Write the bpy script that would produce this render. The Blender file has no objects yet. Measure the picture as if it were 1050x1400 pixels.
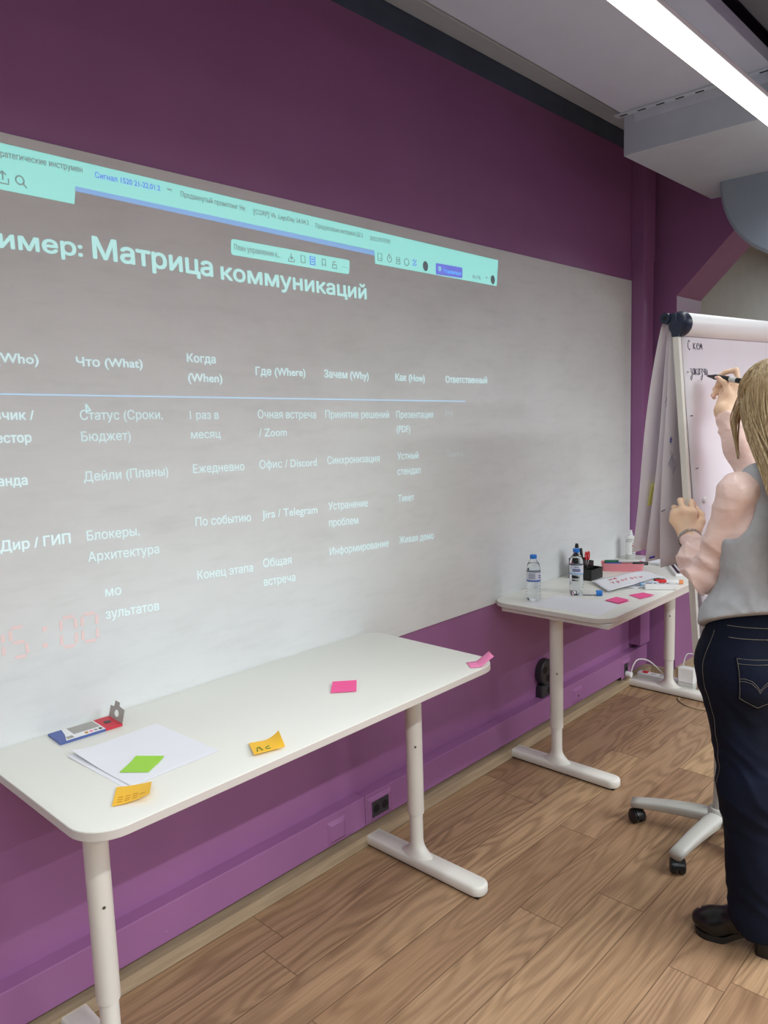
import bpy, bmesh, math, random
import numpy as np
from mathutils import Vector, Matrix, noise
from mathutils.bvhtree import BVHTree
random.seed(7); np.random.seed(7)
D = bpy.data; SC = bpy.context.scene; COL = SC.collection
# ------------------------------------------------------------------ camera, world, lights, exposure
cam = D.cameras.new('camera'); camo = D.objects.new('camera', cam); COL.objects.link(camo)
cam.sensor_fit = 'VERTICAL'; cam.sensor_height = 24.0; cam.lens = 24.0 * 1044.0 / 1400.0
cam.clip_start = 0.05; cam.clip_end = 60
_right = Vector((0.684, -0.729, -0.032)).normalized()
_fwd = Vector((0.721, 0.682, -0.124)).normalized()
_up = _right.cross(_fwd).normalized(); _right = _fwd.cross(_up).normalized()
camo.matrix_world = Matrix(((_right.x, _up.x, -_fwd.x, 0.0), (_right.y, _up.y, -_fwd.y, -2.0), (_right.z, _up.z, -_fwd.z, 1.61), (0, 0, 0, 1)))
SC.camera = camo
SC.view_settings.view_transform = 'Standard'; SC.view_settings.look = 'None'
SC.view_settings.gamma = 1.0; SC.view_settings.use_curve_mapping = False
SC.view_settings.exposure = 0.0
wd = D.worlds.new('world'); SC.world = wd; wd.use_nodes = True
wd.node_tree.nodes['Background'].inputs[0].default_value = (0.75, 0.8, 0.9, 1)
wd.node_tree.nodes['Background'].inputs[1].default_value = 0.05
def area(name, loc, sx, sy, power, col=(0.925, 0.98, 0.99), rot=(0, 0, 0), spread=160):
    l = D.lights.new(name, 'AREA'); l.shape = 'RECTANGLE'; l.size = sx; l.size_y = sy; l.energy = power; l.color = col; l.spread = math.radians(spread)
    o = D.objects.new(name, l); COL.objects.link(o); o.location = loc; o.rotation_euler = rot
    return o
LAMPS = [(0.55, -1.04, 6.9, 20.5), (0.9, -2.85, 6.8, 134.0), (1.2, -5.0, 6.2, 180.0), (3.2, -3.9, 2.0, 98.0)]      # x, y, length, watts; last lamp is unseen, added to brighten the right side
for lx, ly, ll, lw in LAMPS:
    area('lamp_light', (lx, ly, 2.635), ll, 0.055, lw)
area('next_room_fill', (7.2, -1.6, 2.75), 2.0, 0.3, 45.0, spread=175)  # unseen light added to brighten the next room's wall
# ------------------------------------------------------------------ helpers
def s2l(c):
    c = c / 255.0
    return c / 12.92 if c <= 0.04045 else ((c + 0.055) / 1.055) ** 2.4
def rgb(r, g, b): return (s2l(r), s2l(g), s2l(b), 1.0)
class NT:
    def __init__(s, name):
        s.m = D.materials.new(name); s.m.use_nodes = True; s.t = s.m.node_tree; s.b = s.t.nodes['Principled BSDF']
    def n(s, typ, **kw):
        q = s.t.nodes.new(typ)
        for k, v in kw.items(): setattr(q, k, v)
        return q
    def l(s, a, b): s.t.links.new(a, b)
    def math(s, op, a, b=None, c=None):
        q = s.n('ShaderNodeMath', operation=op)
        for i, v in enumerate((a, b, c)):
            if v is None: continue
            if isinstance(v, (int, float)): q.inputs[i].default_value = v
            else: s.l(v, q.inputs[i])
        return q.outputs[0]
    def mix(s, f, a, b, mode='MIX'):
        q = s.n('ShaderNodeMix', data_type='RGBA', blend_type=mode)
        if isinstance(f, (int, float)): q.inputs[0].default_value = f
        else: s.l(f, q.inputs[0])
        for i, v in ((6, a), (7, b)):
            if isinstance(v, tuple): q.inputs[i].default_value = v
            else: s.l(v, q.inputs[i])
        return q.outputs[2]
    def ramp(s, f, pts):
        q = s.n('ShaderNodeValToRGB'); e = q.color_ramp.elements
        while len(e) < len(pts): e.new(0.5)
        for el, (p, c) in zip(e, pts): el.position = p; el.color = c
        s.l(f, q.inputs[0]); return q.outputs[0]
    def noise(s, vec, scale, detail=3, rough=0.5):
        q = s.n('ShaderNodeTexNoise'); q.inputs['Scale'].default_value = scale; q.inputs['Detail'].default_value = detail; q.inputs['Roughness'].default_value = rough
        if vec is not None: s.l(vec, q.inputs['Vector'])
        return q.outputs['Fac']
    def coord(s, scale=None):
        q = s.n('ShaderNodeTexCoord').outputs['Object']
        if scale:
            mp = s.n('ShaderNodeMapping'); mp.inputs['Scale'].default_value = scale; s.l(q, mp.inputs['Vector']); return mp.outputs[0]
        return q
    def bump(s, h, strength, dist=0.01):
        q = s.n('ShaderNodeBump'); q.inputs['Strength'].default_value = strength; q.inputs['Distance'].default_value = dist
        s.l(h, q.inputs['Height']); s.l(q.outputs[0], s.b.inputs['Normal'])
def mat(name, c, rough=0.5, metal=0.0, var=0.04, vs=8.0, bump=0.0, bs=60.0, scale=None, spec=None, sheen=0.0, bd=0.003):
    t = NT(name); co = t.coord(scale)
    col = rgb(*c)
    f = t.noise(co, vs)
    lo = tuple(max(0, x * (1 - var)) for x in col[:3]) + (1,); hi = tuple(min(1, x * (1 + var)) for x in col[:3]) + (1,)
    t.l(t.ramp(f, [(0.3, lo), (0.7, hi)]), t.b.inputs['Base Color'])
    t.b.inputs['Roughness'].default_value = rough; t.b.inputs['Metallic'].default_value = metal
    if spec is not None: t.b.inputs['Specular IOR Level'].default_value = spec
    if sheen: t.b.inputs['Sheen Weight'].default_value = sheen
    if bump: t.bump(t.noise(co, bs), bump, bd)
    return t.m
def emis(name, c, strength, base=(220, 220, 218)):
    t = NT(name); t.b.inputs['Base Color'].default_value = rgb(*base); t.b.inputs['Roughness'].default_value = 0.7
    t.b.inputs['Emission Color'].default_value = (*c, 1); t.b.inputs['Emission Strength'].default_value = strength
    return t.m
class MB:
    def __init__(s): s.v = []; s.f = []
    def add(s, v, f):
        o = len(s.v); s.v += [tuple(x) for x in v]; s.f += [tuple(i + o for i in q) for q in f]; return s
    def box(s, a, b):
        x0, y0, z0 = a; x1, y1, z1 = b
        return s.add([(x0, y0, z0), (x1, y0, z0), (x1, y1, z0), (x0, y1, z0), (x0, y0, z1), (x1, y0, z1), (x1, y1, z1), (x0, y1, z1)],
                     [(0, 3, 2, 1), (4, 5, 6, 7), (0, 1, 5, 4), (1, 2, 6, 5), (2, 3, 7, 6), (3, 0, 4, 7)])
    def obox(s, c, ax, ay, az, hx, hy, hz):
        c = Vector(c); ax, ay, az = Vector(ax).normalized(), Vector(ay).normalized(), Vector(az).normalized()
        P = [c + ax * (i * hx) + ay * (j * hy) + az * (k * hz) for k in (-1, 1) for i, j in ((-1, -1), (1, -1), (1, 1), (-1, 1))]
        return s.add(P, [(0, 3, 2, 1), (4, 5, 6, 7), (0, 1, 5, 4), (1, 2, 6, 5), (2, 3, 7, 6), (3, 0, 4, 7)])
    def prism(s, pts, z0, z1, fr=None):
        # polygon (ccw) extruded; fr maps (x, y, z) to world
        n = len(pts); P = [(x, y, z0) for x, y in pts] + [(x, y, z1) for x, y in pts]
        if fr: P = [fr(*p) for p in P]
        return s.add(P, [tuple(range(n - 1, -1, -1)), tuple(range(n, 2 * n))] + [(i, (i + 1) % n, n + (i + 1) % n, n + i) for i in range(n)])
    def stack(s, rings, cap=True):
        n = len(rings[0]); o = []
        for r in rings: o += r
        F = []
        for k in range(len(rings) - 1):
            for i in range(n):
                j = (i + 1) % n; F.append((k * n + i, k * n + j, (k + 1) * n + j, (k + 1) * n + i))
        if cap: F += [tuple(range(n - 1, -1, -1)), tuple(range((len(rings) - 1) * n, len(rings) * n))]
        return s.add(o, F)
    def lathe(s, prof, c=(0, 0, 0), n=24, axis='z', cap=True):
        rings = []
        for r, z in prof:
            ring = []
            for i in range(n):
                a = 2 * math.pi * i / n; u, w = r * math.cos(a), r * math.sin(a)
                if axis == 'z': p = (u, w, z)
                elif axis == 'x': p = (z, u, w)
                else: p = (w, z, u)
                ring.append((p[0] + c[0], p[1] + c[1], p[2] + c[2]))
            rings.append(ring)
        return s.stack(rings, cap)
    def tube(s, pts, r, n=10, cap=True):
        pts = [Vector(p) for p in pts]; m = len(pts); rs = r if isinstance(r, (list, tuple)) else [r] * m
        t0 = (pts[1] - pts[0]).normalized(); up = Vector((0, 0, 1)) if abs(t0.z) < 0.9 else Vector((1, 0, 0))
        rings = []
        for k in range(m):
            t = (pts[min(k + 1, m - 1)] - pts[max(k - 1, 0)]).normalized()
            a = t.cross(up).normalized(); b = a.cross(t).normalized(); up = b
            rings.append([tuple(pts[k] + (a * math.cos(q) - b * math.sin(q)) * rs[k]) for q in [2 * math.pi * i / n for i in range(n)]])
        return s.stack(rings, cap)
    def grid(s, fn, nu, nv):
        P = [fn(i / nu, j / nv) for j in range(nv + 1) for i in range(nu + 1)]
        F = [(j * (nu + 1) + i, j * (nu + 1) + i + 1, (j + 1) * (nu + 1) + i + 1, (j + 1) * (nu + 1) + i) for j in range(nv) for i in range(nu)]
        return s.add(P, F)
    def sheet(s, fn, nu, nv, th, nrm=(0, 0, 1)):
        # closed thin sheet
        N = Vector(nrm) * th
        top = [Vector(fn(i / nu, j / nv)) for j in range(nv + 1) for i in range(nu + 1)]
        bot = [p - N for p in top]; m = len(top); W = nu + 1
        F = []
        for j in range(nv):
            for i in range(nu):
                a = j * W + i; F.append((a, a + 1, a + W + 1, a + W)); F.append((m + a, m + a + W, m + a + W + 1, m + a + 1))
        rim = [i for i in range(W)] + [j * W + nu for j in range(1, nv + 1)] + [nv * W + i for i in range(nu - 1, -1, -1)] + [j * W for j in range(nv - 1, 0, -1)]
        for a, b in zip(rim, rim[1:] + rim[:1]): F.append((a, m + a, m + b, b))
        return s.add(top + bot, F)
    def build(s, name, m, parent=None, smooth=False, bevel=0.0, seg=2, ang=35):
        me = D.meshes.new(name); me.from_pydata(s.v, [], s.f); me.validate()
        bm = bmesh.new(); bm.from_mesh(me); bmesh.ops.recalc_face_normals(bm, faces=bm.faces)
        if bevel:
            ed = [e for e in bm.edges if len(e.link_faces) == 2 and e.calc_face_angle(0) > math.radians(ang)]
            bmesh.ops.bevel(bm, geom=ed, offset=bevel, segments=seg, affect='EDGES', profile=0.5, clamp_overlap=True)
        bm.to_mesh(me); bm.free()
        return link(name, me, m, parent, smooth)
def link(name, me, m, parent=None, smooth=False):
    o = D.objects.new(name, me); COL.objects.link(o); me.materials.append(m)
    if smooth:
        me.polygons.foreach_set('use_smooth', [True] * len(me.polygons))
        if smooth != 'all':
            try: me.set_sharp_from_angle(angle=math.radians(40))
            except Exception: pass
    if parent is not None:
        o.parent = parent; o.matrix_parent_inverse = Matrix.Translation(parent.location).inverted()
    return o
def thing(name, label, cat, loc=(0, 0, 0), group=None):
    o = D.objects.new(name, None); COL.objects.link(o); o.location = loc; o.empty_display_size = 0.05
    return tag(o, label, cat, group)
def tag(o, label, cat, group=None):
    o['label'] = label; o['category'] = cat
    if group: o['group'] = group
    return o
def struct(o): o['kind'] = 'structure'; return o
def rrect(x0, y0, x1, y1, r, n=6):
    P = []
    for cx, cy, a0 in ((x1 - r, y0 + r, -90), (x1 - r, y1 - r, 0), (x0 + r, y1 - r, 90), (x0 + r, y0 + r, 180)):
        for k in range(n + 1):
            a = math.radians(a0 + 90 * k / n); P.append((cx + r * math.cos(a), cy + r * math.sin(a)))
    return P
from mathutils.geometry import delaunay_2d_cdt
def text_mesh(body, bold=0.0, shear=0.0):
    # letter outlines from the built-in font, filled by winding number
    c = D.curves.new('txt', 'FONT'); c.body = body; c.shear = shear; c.resolution_u = 3
    o = D.objects.new('txt', c); COL.objects.link(o)
    bpy.context.view_layer.objects.active = o
    for q in bpy.context.selected_objects: q.select_set(False)
    o.select_set(True); bpy.ops.object.convert(target='CURVE'); o = bpy.context.view_layer.objects.active
    loops = []
    for sp in o.data.splines:
        P = []
        if sp.type == 'BEZIER':
            bp = sp.bezier_points; n = len(bp)
            for i in range(n):
                a, b = bp[i], bp[(i + 1) % n]
                straight = (a.handle_right - a.co).cross(b.co - a.co).length < 1e-6 and (b.handle_left - a.co).cross(b.co - a.co).length < 1e-6
                for k in range(1 if straight else 3):
                    t = k / 3.0; u = 1 - t; p = a.co * u ** 3 + a.handle_right * (3 * u * u * t) + b.handle_left * (3 * u * t * t) + b.co * t ** 3; P.append((p.x, p.y))
        else: P = [(p.co.x, p.co.y) for p in sp.points]
        Q = []
        for p in P:
            if not Q or (p[0] - Q[-1][0]) ** 2 + (p[1] - Q[-1][1]) ** 2 > 1e-7: Q.append(p)
        if len(Q) > 1 and (Q[0][0] - Q[-1][0]) ** 2 + (Q[0][1] - Q[-1][1]) ** 2 < 1e-7: Q.pop()
        if len(Q) > 2: loops.append(Q)
    cu = o.data; D.objects.remove(o)
    vs, es = [], []
    for L in loops:
        b = len(vs); vs += [Vector(p) for p in L]; es += [(b + i, b + (i + 1) % len(L)) for i in range(len(L))]
    r = delaunay_2d_cdt(vs, es, [], 0, 1e-5); V, F = r[0], r[2]
    LA = [np.array(L) for L in loops]; fs = []
    for f in F:
        x = sum(V[i].x for i in f) / len(f); y = sum(V[i].y for i in f) / len(f); w = 0
        for A in LA:
            B = np.roll(A, -1, 0); up = (A[:, 1] <= y) & (B[:, 1] > y); dn = (A[:, 1] > y) & (B[:, 1] <= y)
            cr = (B[:, 0] - A[:, 0]) * (y - A[:, 1]) - (x - A[:, 0]) * (B[:, 1] - A[:, 1]); w += int((up & (cr > 0)).sum()) - int((dn & (cr < 0)).sum())
        if w: fs.append(tuple(f))
    return np.array([(p.x, p.y, 0.0) for p in V]), fs
_cap = {}
def cap_h():
    if 'h' not in _cap:
        v, f = text_mesh('Н'); _cap['h'] = v[:, 1].max()
    return _cap['h']
def text_on(mb, body, o, ux, uy, width=None, cap=0.03, bold=0.0, shear=0.0):
    # lay a line of lettering on a plane: o = left end of the baseline, ux/uy = reading and up directions
    v, f = text_mesh(body, 0.0, shear); o = Vector(o); ux = Vector(ux); uy = Vector(uy)
    x0, x1 = v[:, 0].min(), v[:, 0].max(); sy = cap / cap_h(); sx = sy if width is None else width / (x1 - x0)
    nn = ux.cross(uy).normalized(); t = bold * sy
    for k, (dx, dy) in enumerate(((0, 0), (1, 0), (-1, 0), (0, .8), (0, -.8), (.7, .6), (-.7, .6), (.7, -.6), (-.7, -.6)) if bold else ((0, 0),)):
        mb.add([o + ux * ((p[0] - x0) * sx + dx * t) + uy * (p[1] * sy + dy * t) + nn * (k * 0.00003) for p in v], f)
    return mb
# pen-stroke letters on a unit square (x 0..1, y 0..1 = x-height)
GL = {'С': [[(.9, 1.3), (.5, 1.55), (.1, 1.0), (.1, .4), (.5, 0), (.9, .2)]], 'к': [[(.1, 1), (.1, 0)], [(.8, 1), (.15, .5), (.85, 0)]],
      'е': [[(.1, .5), (.8, .6), (.7, .95), (.4, 1), (.1, .6), (.2, .1), (.6, 0), (.9, .2)]], 'м': [[(.05, 0), (.2, 1), (.5, .3), (.8, 1), (.95, 0)]],
      'з': [[(.1, .9), (.5, 1), (.8, .8), (.4, .5), (.8, .3), (.7, -.5), (.3, -.8), (.15, -.4), (.9, .1)]],
      'а': [[(.8, .9), (.4, 1), (.1, .5), (.3, 0), (.7, .3), (.8, 1), (.8, .1), (1, .1)]], 'ч': [[(.1, 1), (.15, .55), (.5, .45), (.8, .6)], [(.8, 1), (.8, 0)]],
      'и': [[(.1, 1), (.15, .1), (.4, 0), (.8, .9), (.8, .1), (1, .1)]], 'н': [[(.1, 1), (.1, 0)], [(.1, .5), (.8, .5)], [(.8, 1), (.8, 0)]],
      'т': [[(0, 1), (.95, 1)], [(.48, 1), (.45, 0)]], 'р': [[(.2, 1), (.15, -.6)], [(.2, .9), (.6, 1), (.85, .6), (.6, .1), (.2, .15)]],
      'о': [[(.5, 1), (.1, .6), (.2, .1), (.6, 0), (.9, .5), (.7, .95), (.5, 1)]], 'г': [[(.15, 0), (.15, 1), (.8, 1)]],
      'ь': [[(.15, 1), (.15, 0), (.6, 0), (.75, .3), (.5, .5), (.15, .45)]], 'Л': [[(0, 0), (.3, 1.4), (.7, 1.4), (1, 0)]], '-': [[(.1, .5), (.9, .5)]],
      '*': [[(.5, 1), (.5, 0)], [(.05, .75), (.95, .25)], [(.05, .25), (.95, .75)]], '1': [[(.2, .6), (.6, 1.4), (.6, 0)]], 'A': [[(0, 0), (.4, 1.3), (.8, 0)], [(.2, .5), (.7, .5)]], 'V': [[(0, 1), (.4, 0), (.8, 1)]]}
def script_on(mb, s, o, ux, uy, h, r, fn=None, sp=1.25):
    o = Vector(o); ux = Vector(ux); uy = Vector(uy); x = 0.0
    for ch in s:
        for st in GL.get(ch, []):
            P = [o + ux * ((x + a) * h) + uy * (b * h) for a, b in st]
            if fn: P = [Vector(fn(p)) for p in P]
            mb.tube(P, r, n=5)
        x += sp
    return mb
# ------------------------------------------------------------------ materials
M = {}
def build_mats():
    t = NT('purple_paint'); co = t.coord()
    f = t.noise(co, 3.0, 4); c = t.ramp(f, [(0.3, rgb(150, 99, 147)), (0.7, rgb(157, 104, 153))])
    chips = t.noise(co, 70.0, 2); cm = t.math('GREATER_THAN', chips, 0.79)
    t.l(t.mix(t.math('MULTIPLY', cm, 0.5), c, rgb(200, 190, 200)), t.b.inputs['Base Color']); t.b.inputs['Roughness'].default_value = 0.42
    t.bump(t.noise(co, 45.0, 4), 0.12, 0.004); M['purple'] = t.m
    t = NT('whiteboard_paint'); co = t.coord((1, 1, 1.6))
    f1 = t.noise(co, 2.2, 5, 0.62); f2 = t.noise(t.coord((0.6, 1, 3.0)), 9.0, 4, 0.6)
    c = t.ramp(f1, [(0.30, rgb(218, 220, 220)), (0.52, rgb(225, 228, 228)), (0.75, rgb(228, 231, 231))])
    c2 = t.ramp(f2, [(0.25, rgb(244, 245, 244)), (0.5, rgb(255, 255, 255))])
    t.l(t.mix(0.7, c, c2, 'MULTIPLY'), t.b.inputs['Base Color']); t.b.inputs['Roughness'].default_value = 0.5; t.b.inputs['Specular IOR Level'].default_value = 0.3
    t.bump(t.noise(co, 30.0, 3), 0.05, 0.004); M['board'] = t.m
    # oak laminate: planks run along x
    t = NT('oak_laminate'); co = t.coord(); sp = t.n('ShaderNodeSeparateXYZ'); t.l(co, sp.inputs[0]); X, Y = sp.outputs[0], sp.outputs[1]
    PW, PL = 0.158, 1.29
    ry = t.math('DIVIDE', t.math('ADD', Y, 20 * PW + 0.38), PW); row = t.math('FLOOR', ry); fy = t.math('SUBTRACT', ry, row)
    wn = t.n('ShaderNodeTexWhiteNoise', noise_dimensions='1D'); t.l(row, wn.inputs['W'])
    xs = t.math('ADD', t.math('DIVIDE', X, PL), t.math('MULTIPLY', wn.outputs['Value'], 3.0)); pc = t.math('FLOOR', xs); fx = t.math('SUBTRACT', xs, pc)
    cv = t.n('ShaderNodeCombineXYZ'); t.l(row, cv.inputs[0]); t.l(pc, cv.inputs[1])
    wn2 = t.n('ShaderNodeTexWhiteNoise', noise_dimensions='2D'); t.l(cv.outputs[0], wn2.inputs['Vector']); pid = wn2.outputs['Value']
    gv = t.n('ShaderNodeCombineXYZ'); t.l(t.math('ADD', t.math('MULTIPLY', X, 0.85), t.math('MULTIPLY', pid, 37.0)), gv.inputs[0])
    t.l(t.math('ADD', t.math('MULTIPLY', Y, 5.5), t.math('MULTIPLY', pid, 91.0)), gv.inputs[1]); t.l(t.math('MULTIPLY', pid, 13.0), gv.inputs[2])
    nz = t.noise(gv.outputs[0], 1.35, 1.5, 0.45)
    ring = t.math('SINE', t.math('MULTIPLY', nz, 85.0)); ring = t.math('ADD', t.math('MULTIPLY', ring, 0.5), 0.5); ring = t.math('POWER', ring, 1.6)
    fv = t.n('ShaderNodeCombineXYZ'); t.l(t.math('MULTIPLY', X, 2.0), fv.inputs[0]); t.l(t.math('MULTIPLY', Y, 70.0), fv.inputs[1]); t.l(pid, fv.inputs[2])
    fine = t.noise(fv.outputs[0], 2.0, 4, 0.65)
    blot = t.noise(gv.outputs[0], 0.9, 2)
    base = t.ramp(pid, [(0.0, rgb(146, 113, 88)), (0.35, rgb(168, 136, 106)), (0.7, rgb(156, 124, 98)), (1.0, rgb(186, 154, 118))])
    c = t.mix(t.math('MULTIPLY', ring, 0.50), base, rgb(100, 72, 54))
    c = t.mix(t.math('MULTIPLY', t.math('SUBTRACT', blot, 0.3), 0.75), c, rgb(196, 164, 124))
    c = t.mix(0.55, c, t.ramp(fine, [(0.3, (0.55, 0.5, 0.46, 1)), (0.6, (1, 1, 1, 1))]), 'MULTIPLY')
    ey = t.math('MINIMUM', fy, t.math('SUBTRACT', 1.0, fy)); ex = t.math('MULTIPLY', t.math('MINIMUM', fx, t.math('SUBTRACT', 1.0, fx)), PL / PW)
    gap = t.math('LESS_THAN', t.math('MINIMUM', ey, ex), 0.010)
    c = t.mix(t.math('MULTIPLY', gap, 0.6), c, rgb(70, 46, 32))
    t.l(c, t.b.inputs['Base Color']); t.b.inputs['Roughness'].default_value = 0.42; t.b.inputs['Specular IOR Level'].default_value = 0.35
    t.bump(t.math('SUBTRACT', t.math('MULTIPLY', fine, 0.3), gap), 0.15, 0.002); M['floor'] = t.m
    M['oak_trim'] = mat('oak_trim', (168, 148, 122), 0.5, var=0.15, vs=5, scale=(1, 12, 12))
    M['ceiling'] = mat('ceiling_paint', (192, 198, 216), 0.7, var=0.02, bump=0.05)
    M['ceil_dark'] = mat('ceiling_slab', (112, 118, 130), 0.8)
    M['dark_floor'] = mat('added_dark_floor', (92, 88, 90), 0.95, var=0.1, vs=200); M['slate'] = mat('bare_upper_wall', (80, 94, 116), 0.8, var=0.1)  # first tone: invented dark floor that soaks up bounced light
    M['round'] = mat('air_duct_paint', (150, 164, 180), 0.5); M['duct'] = mat('duct_paint', (188, 198, 210), 0.45, var=0.03)
    M['zinc'] = mat('painted_zinc', (206, 214, 226), 0.4, 0.2)
    M['plain'] = mat('off_white_wall', (205, 205, 200), 0.7); M['dim'] = mat('darkened_unseen_wall', (70, 66, 72), 0.7)  # second tone: unseen walls, darkened to limit bounced light
    M['desk'] = mat('white_desk_laminate', (235, 234, 226), 0.38, var=0.012, vs=3)
    M['band'] = mat('desk_edge_band', (208, 202, 196), 0.45, var=0.01); M['edge'] = mat('white_desk_edge', (222, 217, 212), 0.4, var=0.01)
    M['metal'] = mat('white_powder_coat', (226, 223, 215), 0.42, var=0.01, bump=0.03, bs=300)
    M['screw'] = mat('screw_steel', (120, 118, 114), 0.35, 0.9)
    M['paper'] = mat('white_paper', (236, 236, 242), 0.65, var=0.01, bump=0.03, bs=12)
    M['paper2'] = mat('flipchart_paper', (250, 246, 250), 0.65, var=0.015, bump=0.05, bs=9)
    pt = M['paper2'].node_tree; pb = pt.nodes['Principled BSDF']; tl = pt.nodes.new('ShaderNodeBsdfTranslucent'); tl.inputs[0].default_value = rgb(238, 226, 236); mx = pt.nodes.new('ShaderNodeMixShader'); mx.inputs[0].default_value = 0.32
    pt.links.new(pb.outputs[0], mx.inputs[1]); pt.links.new(tl.outputs[0], mx.inputs[2]); pt.links.new(mx.outputs[0], pt.nodes['Material Output'].inputs[0])
    M['pink'] = mat('pink_note', (250, 92, 158), 0.6, var=0.03); M['palepink'] = mat('pale_pink_note', (248, 138, 188), 0.6, var=0.03)
    M['orange'] = mat('orange_note', (253, 196, 52), 0.6, var=0.03); M['orange_under'] = mat('orange_note_shade', (250, 150, 70), 0.6)
    M['green'] = mat('green_note', (160, 215, 70), 0.6, var=0.03); M['yellow'] = mat('yellow_note', (246, 244, 140), 0.6)
    M['ink'] = mat('dark_ink', (52, 52, 78), 0.6); M['blueink'] = mat('blue_ink', (60, 50, 170), 0.6); M['faintink'] = mat('faint_ink', (168, 166, 186), 0.6)
    M['redink'] = mat('red_ink', (205, 70, 90), 0.6); M['greenink'] = mat('green_ink', (60, 120, 40), 0.6); M['ochre'] = mat('ochre_ink', (196, 140, 40), 0.6)
    M['grey'] = mat('grey_card', (168, 165, 160), 0.6); M['white'] = mat('white_plastic', (238, 238, 238), 0.35, var=0.01); M['lgrey'] = mat('light_grey_plastic', (206, 206, 202), 0.4, var=0.02)
    M['blue'] = mat('blue_card', (84, 102, 165), 0.5); M['red'] = mat('red_card', (205, 50, 66), 0.5); M['black'] = mat('black_plastic', (22, 22, 24), 0.35)
    M['navy'] = mat('navy_plastic', (34, 42, 62), 0.35); M['socket'] = mat('charcoal_plastic', (48, 48, 54), 0.45); M['hole'] = mat('dark_hole', (8, 8, 10), 0.7)
    M['capblue'] = mat('blue_cap', (30, 125, 220), 0.35); M['tray'] = mat('pink_tray', (226, 140, 150), 0.45); M['mgreen'] = mat('green_marker', (20, 105, 70), 0.4)
    M['mblue'] = mat('blue_marker', (52, 66, 130), 0.4); M['mred'] = mat('red_marker', (214, 40, 46), 0.35); M['morange'] = mat('orange_marker_end', (240, 150, 96), 0.45)
    M['chrome'] = mat('steel', (190, 190, 192), 0.25, 0.9); M['leggrey'] = mat('grey_painted_metal', (188, 187, 180), 0.4, var=0.02)
    M['denim'] = mat('dark_denim', (7, 13, 31), 0.85, var=0.35, vs=6, bump=0.35, bs=420, spec=0.2); M['thread'] = mat('denim_thread', (112, 104, 94), 0.8)
    M['vest'] = mat('grey_wool', (182, 184, 188), 0.85, var=0.06, vs=40, bump=0.4, bs=500, spec=0.15); M['blouse'] = mat('pink_satin', (252, 220, 210), 0.33, var=0.03, spec=0.4, bump=0.4, bs=11, scale=(1, 1, 1.8), bd=0.02)
    M['skin'] = mat('skin', (245, 208, 176), 0.5, var=0.06, vs=25, bump=0.05, bs=150); M['lip'] = mat('lip', (196, 110, 104), 0.4); M['nail'] = mat('nail', (238, 196, 184), 0.25)
    M['leather'] = mat('black_leather', (9, 9, 10), 0.28, bump=0.05); M['collar'] = mat('white_collar', (222, 222, 222), 0.7)
    t = NT('blonde_hair'); co = t.coord((26, 26, 1.6)); f = t.noise(co, 6.0, 4, 0.7); t.l(t.ramp(f, [(0.25, rgb(118, 96, 66)), (0.5, rgb(178, 152, 112)), (0.75, rgb(226, 206, 166))]), t.b.inputs['Base Color'])
    t.b.inputs['Roughness'].default_value = 0.42; M['hair'] = t.m
    t = NT('clear_plastic'); t.b.inputs['Base Color'].default_value = (0.96, 0.98, 1, 1); t.b.inputs['Roughness'].default_value = 0.06; t.b.inputs['Transmission Weight'].default_value = 1.0; t.b.inputs['IOR'].default_value = 1.15; M['clear'] = t.m
    t = NT('water'); t.b.inputs['Base Color'].default_value = (0.97, 0.99, 1, 1); t.b.inputs['Roughness'].default_value = 0.0; t.b.inputs['Transmission Weight'].default_value = 1.0; t.b.inputs['IOR'].default_value = 1.12; M['water'] = t.m
    M['label'] = mat('bottle_label', (226, 230, 240), 0.45, var=0.02); M['labelblue'] = mat('label_blue', (60, 110, 190), 0.45); M['labelink'] = mat('label_ink', (70, 88, 150), 0.5); M['palelab'] = mat('label_pale_blue', (150, 190, 226), 0.45)
    M['lampglow'] = emis('lamp_diffuser', (1.0, 0.985, 0.95), 1.6)
    M['p_bar'] = emis('projected_toolbar', (0.10, 0.62, 0.56), 0.85); M['p_blue'] = emis('projected_blue', (0.0, 0.22, 0.56), 0.9)
    M['p_title'] = emis('projected_title', (0.22, 0.62, 0.60), 0.85); M['p_head'] = emis('projected_heading', (0.28, 0.52, 0.56), 0.85); M['p_body'] = emis('projected_text', (0.22, 0.42, 0.46), 0.85)
    M['p_faint'] = emis('projected_faint_text', (0.12, 0.2, 0.22), 0.8); M['p_grey'] = emis('projected_grey', (0.0, 0.08, 0.09), 0.8); M['p_ind'] = emis('projected_indigo', (0.0, 0.05, 0.62), 0.8, (190, 190, 205))
    M['p_line'] = emis('projected_line', (0.08, 0.28, 0.48), 0.9); M['p_timer'] = emis('projected_timer', (0.14, 0.035, 0.03), 0.9, (226, 214, 212))
build_mats()
# ------------------------------------------------------------------ the room
def wbox(name, a, b, m, bevel=0): return struct(MB().box(a, b).build(name, M[m], bevel=bevel))
wbox('floor', (-3.2, -3.3, -0.1), (9.5, 0.6, 0.0), 'floor'); wbox('floor_added_dark', (-3.2, -7.2, -0.1), (9.5, -3.3, 0.0), 'dark_floor')  # dark floor behind the camera is added to cut light bouncing onto the wall
wbox('wall_back', (-3.2, 0.0, -0.1), (4.4, 0.3, 3.012), 'purple')
struct(MB().box((-3.2, 0.002, 3.012), (4.4, 0.3, 3.5)).build('wall_back_top', M['slate']))
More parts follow.
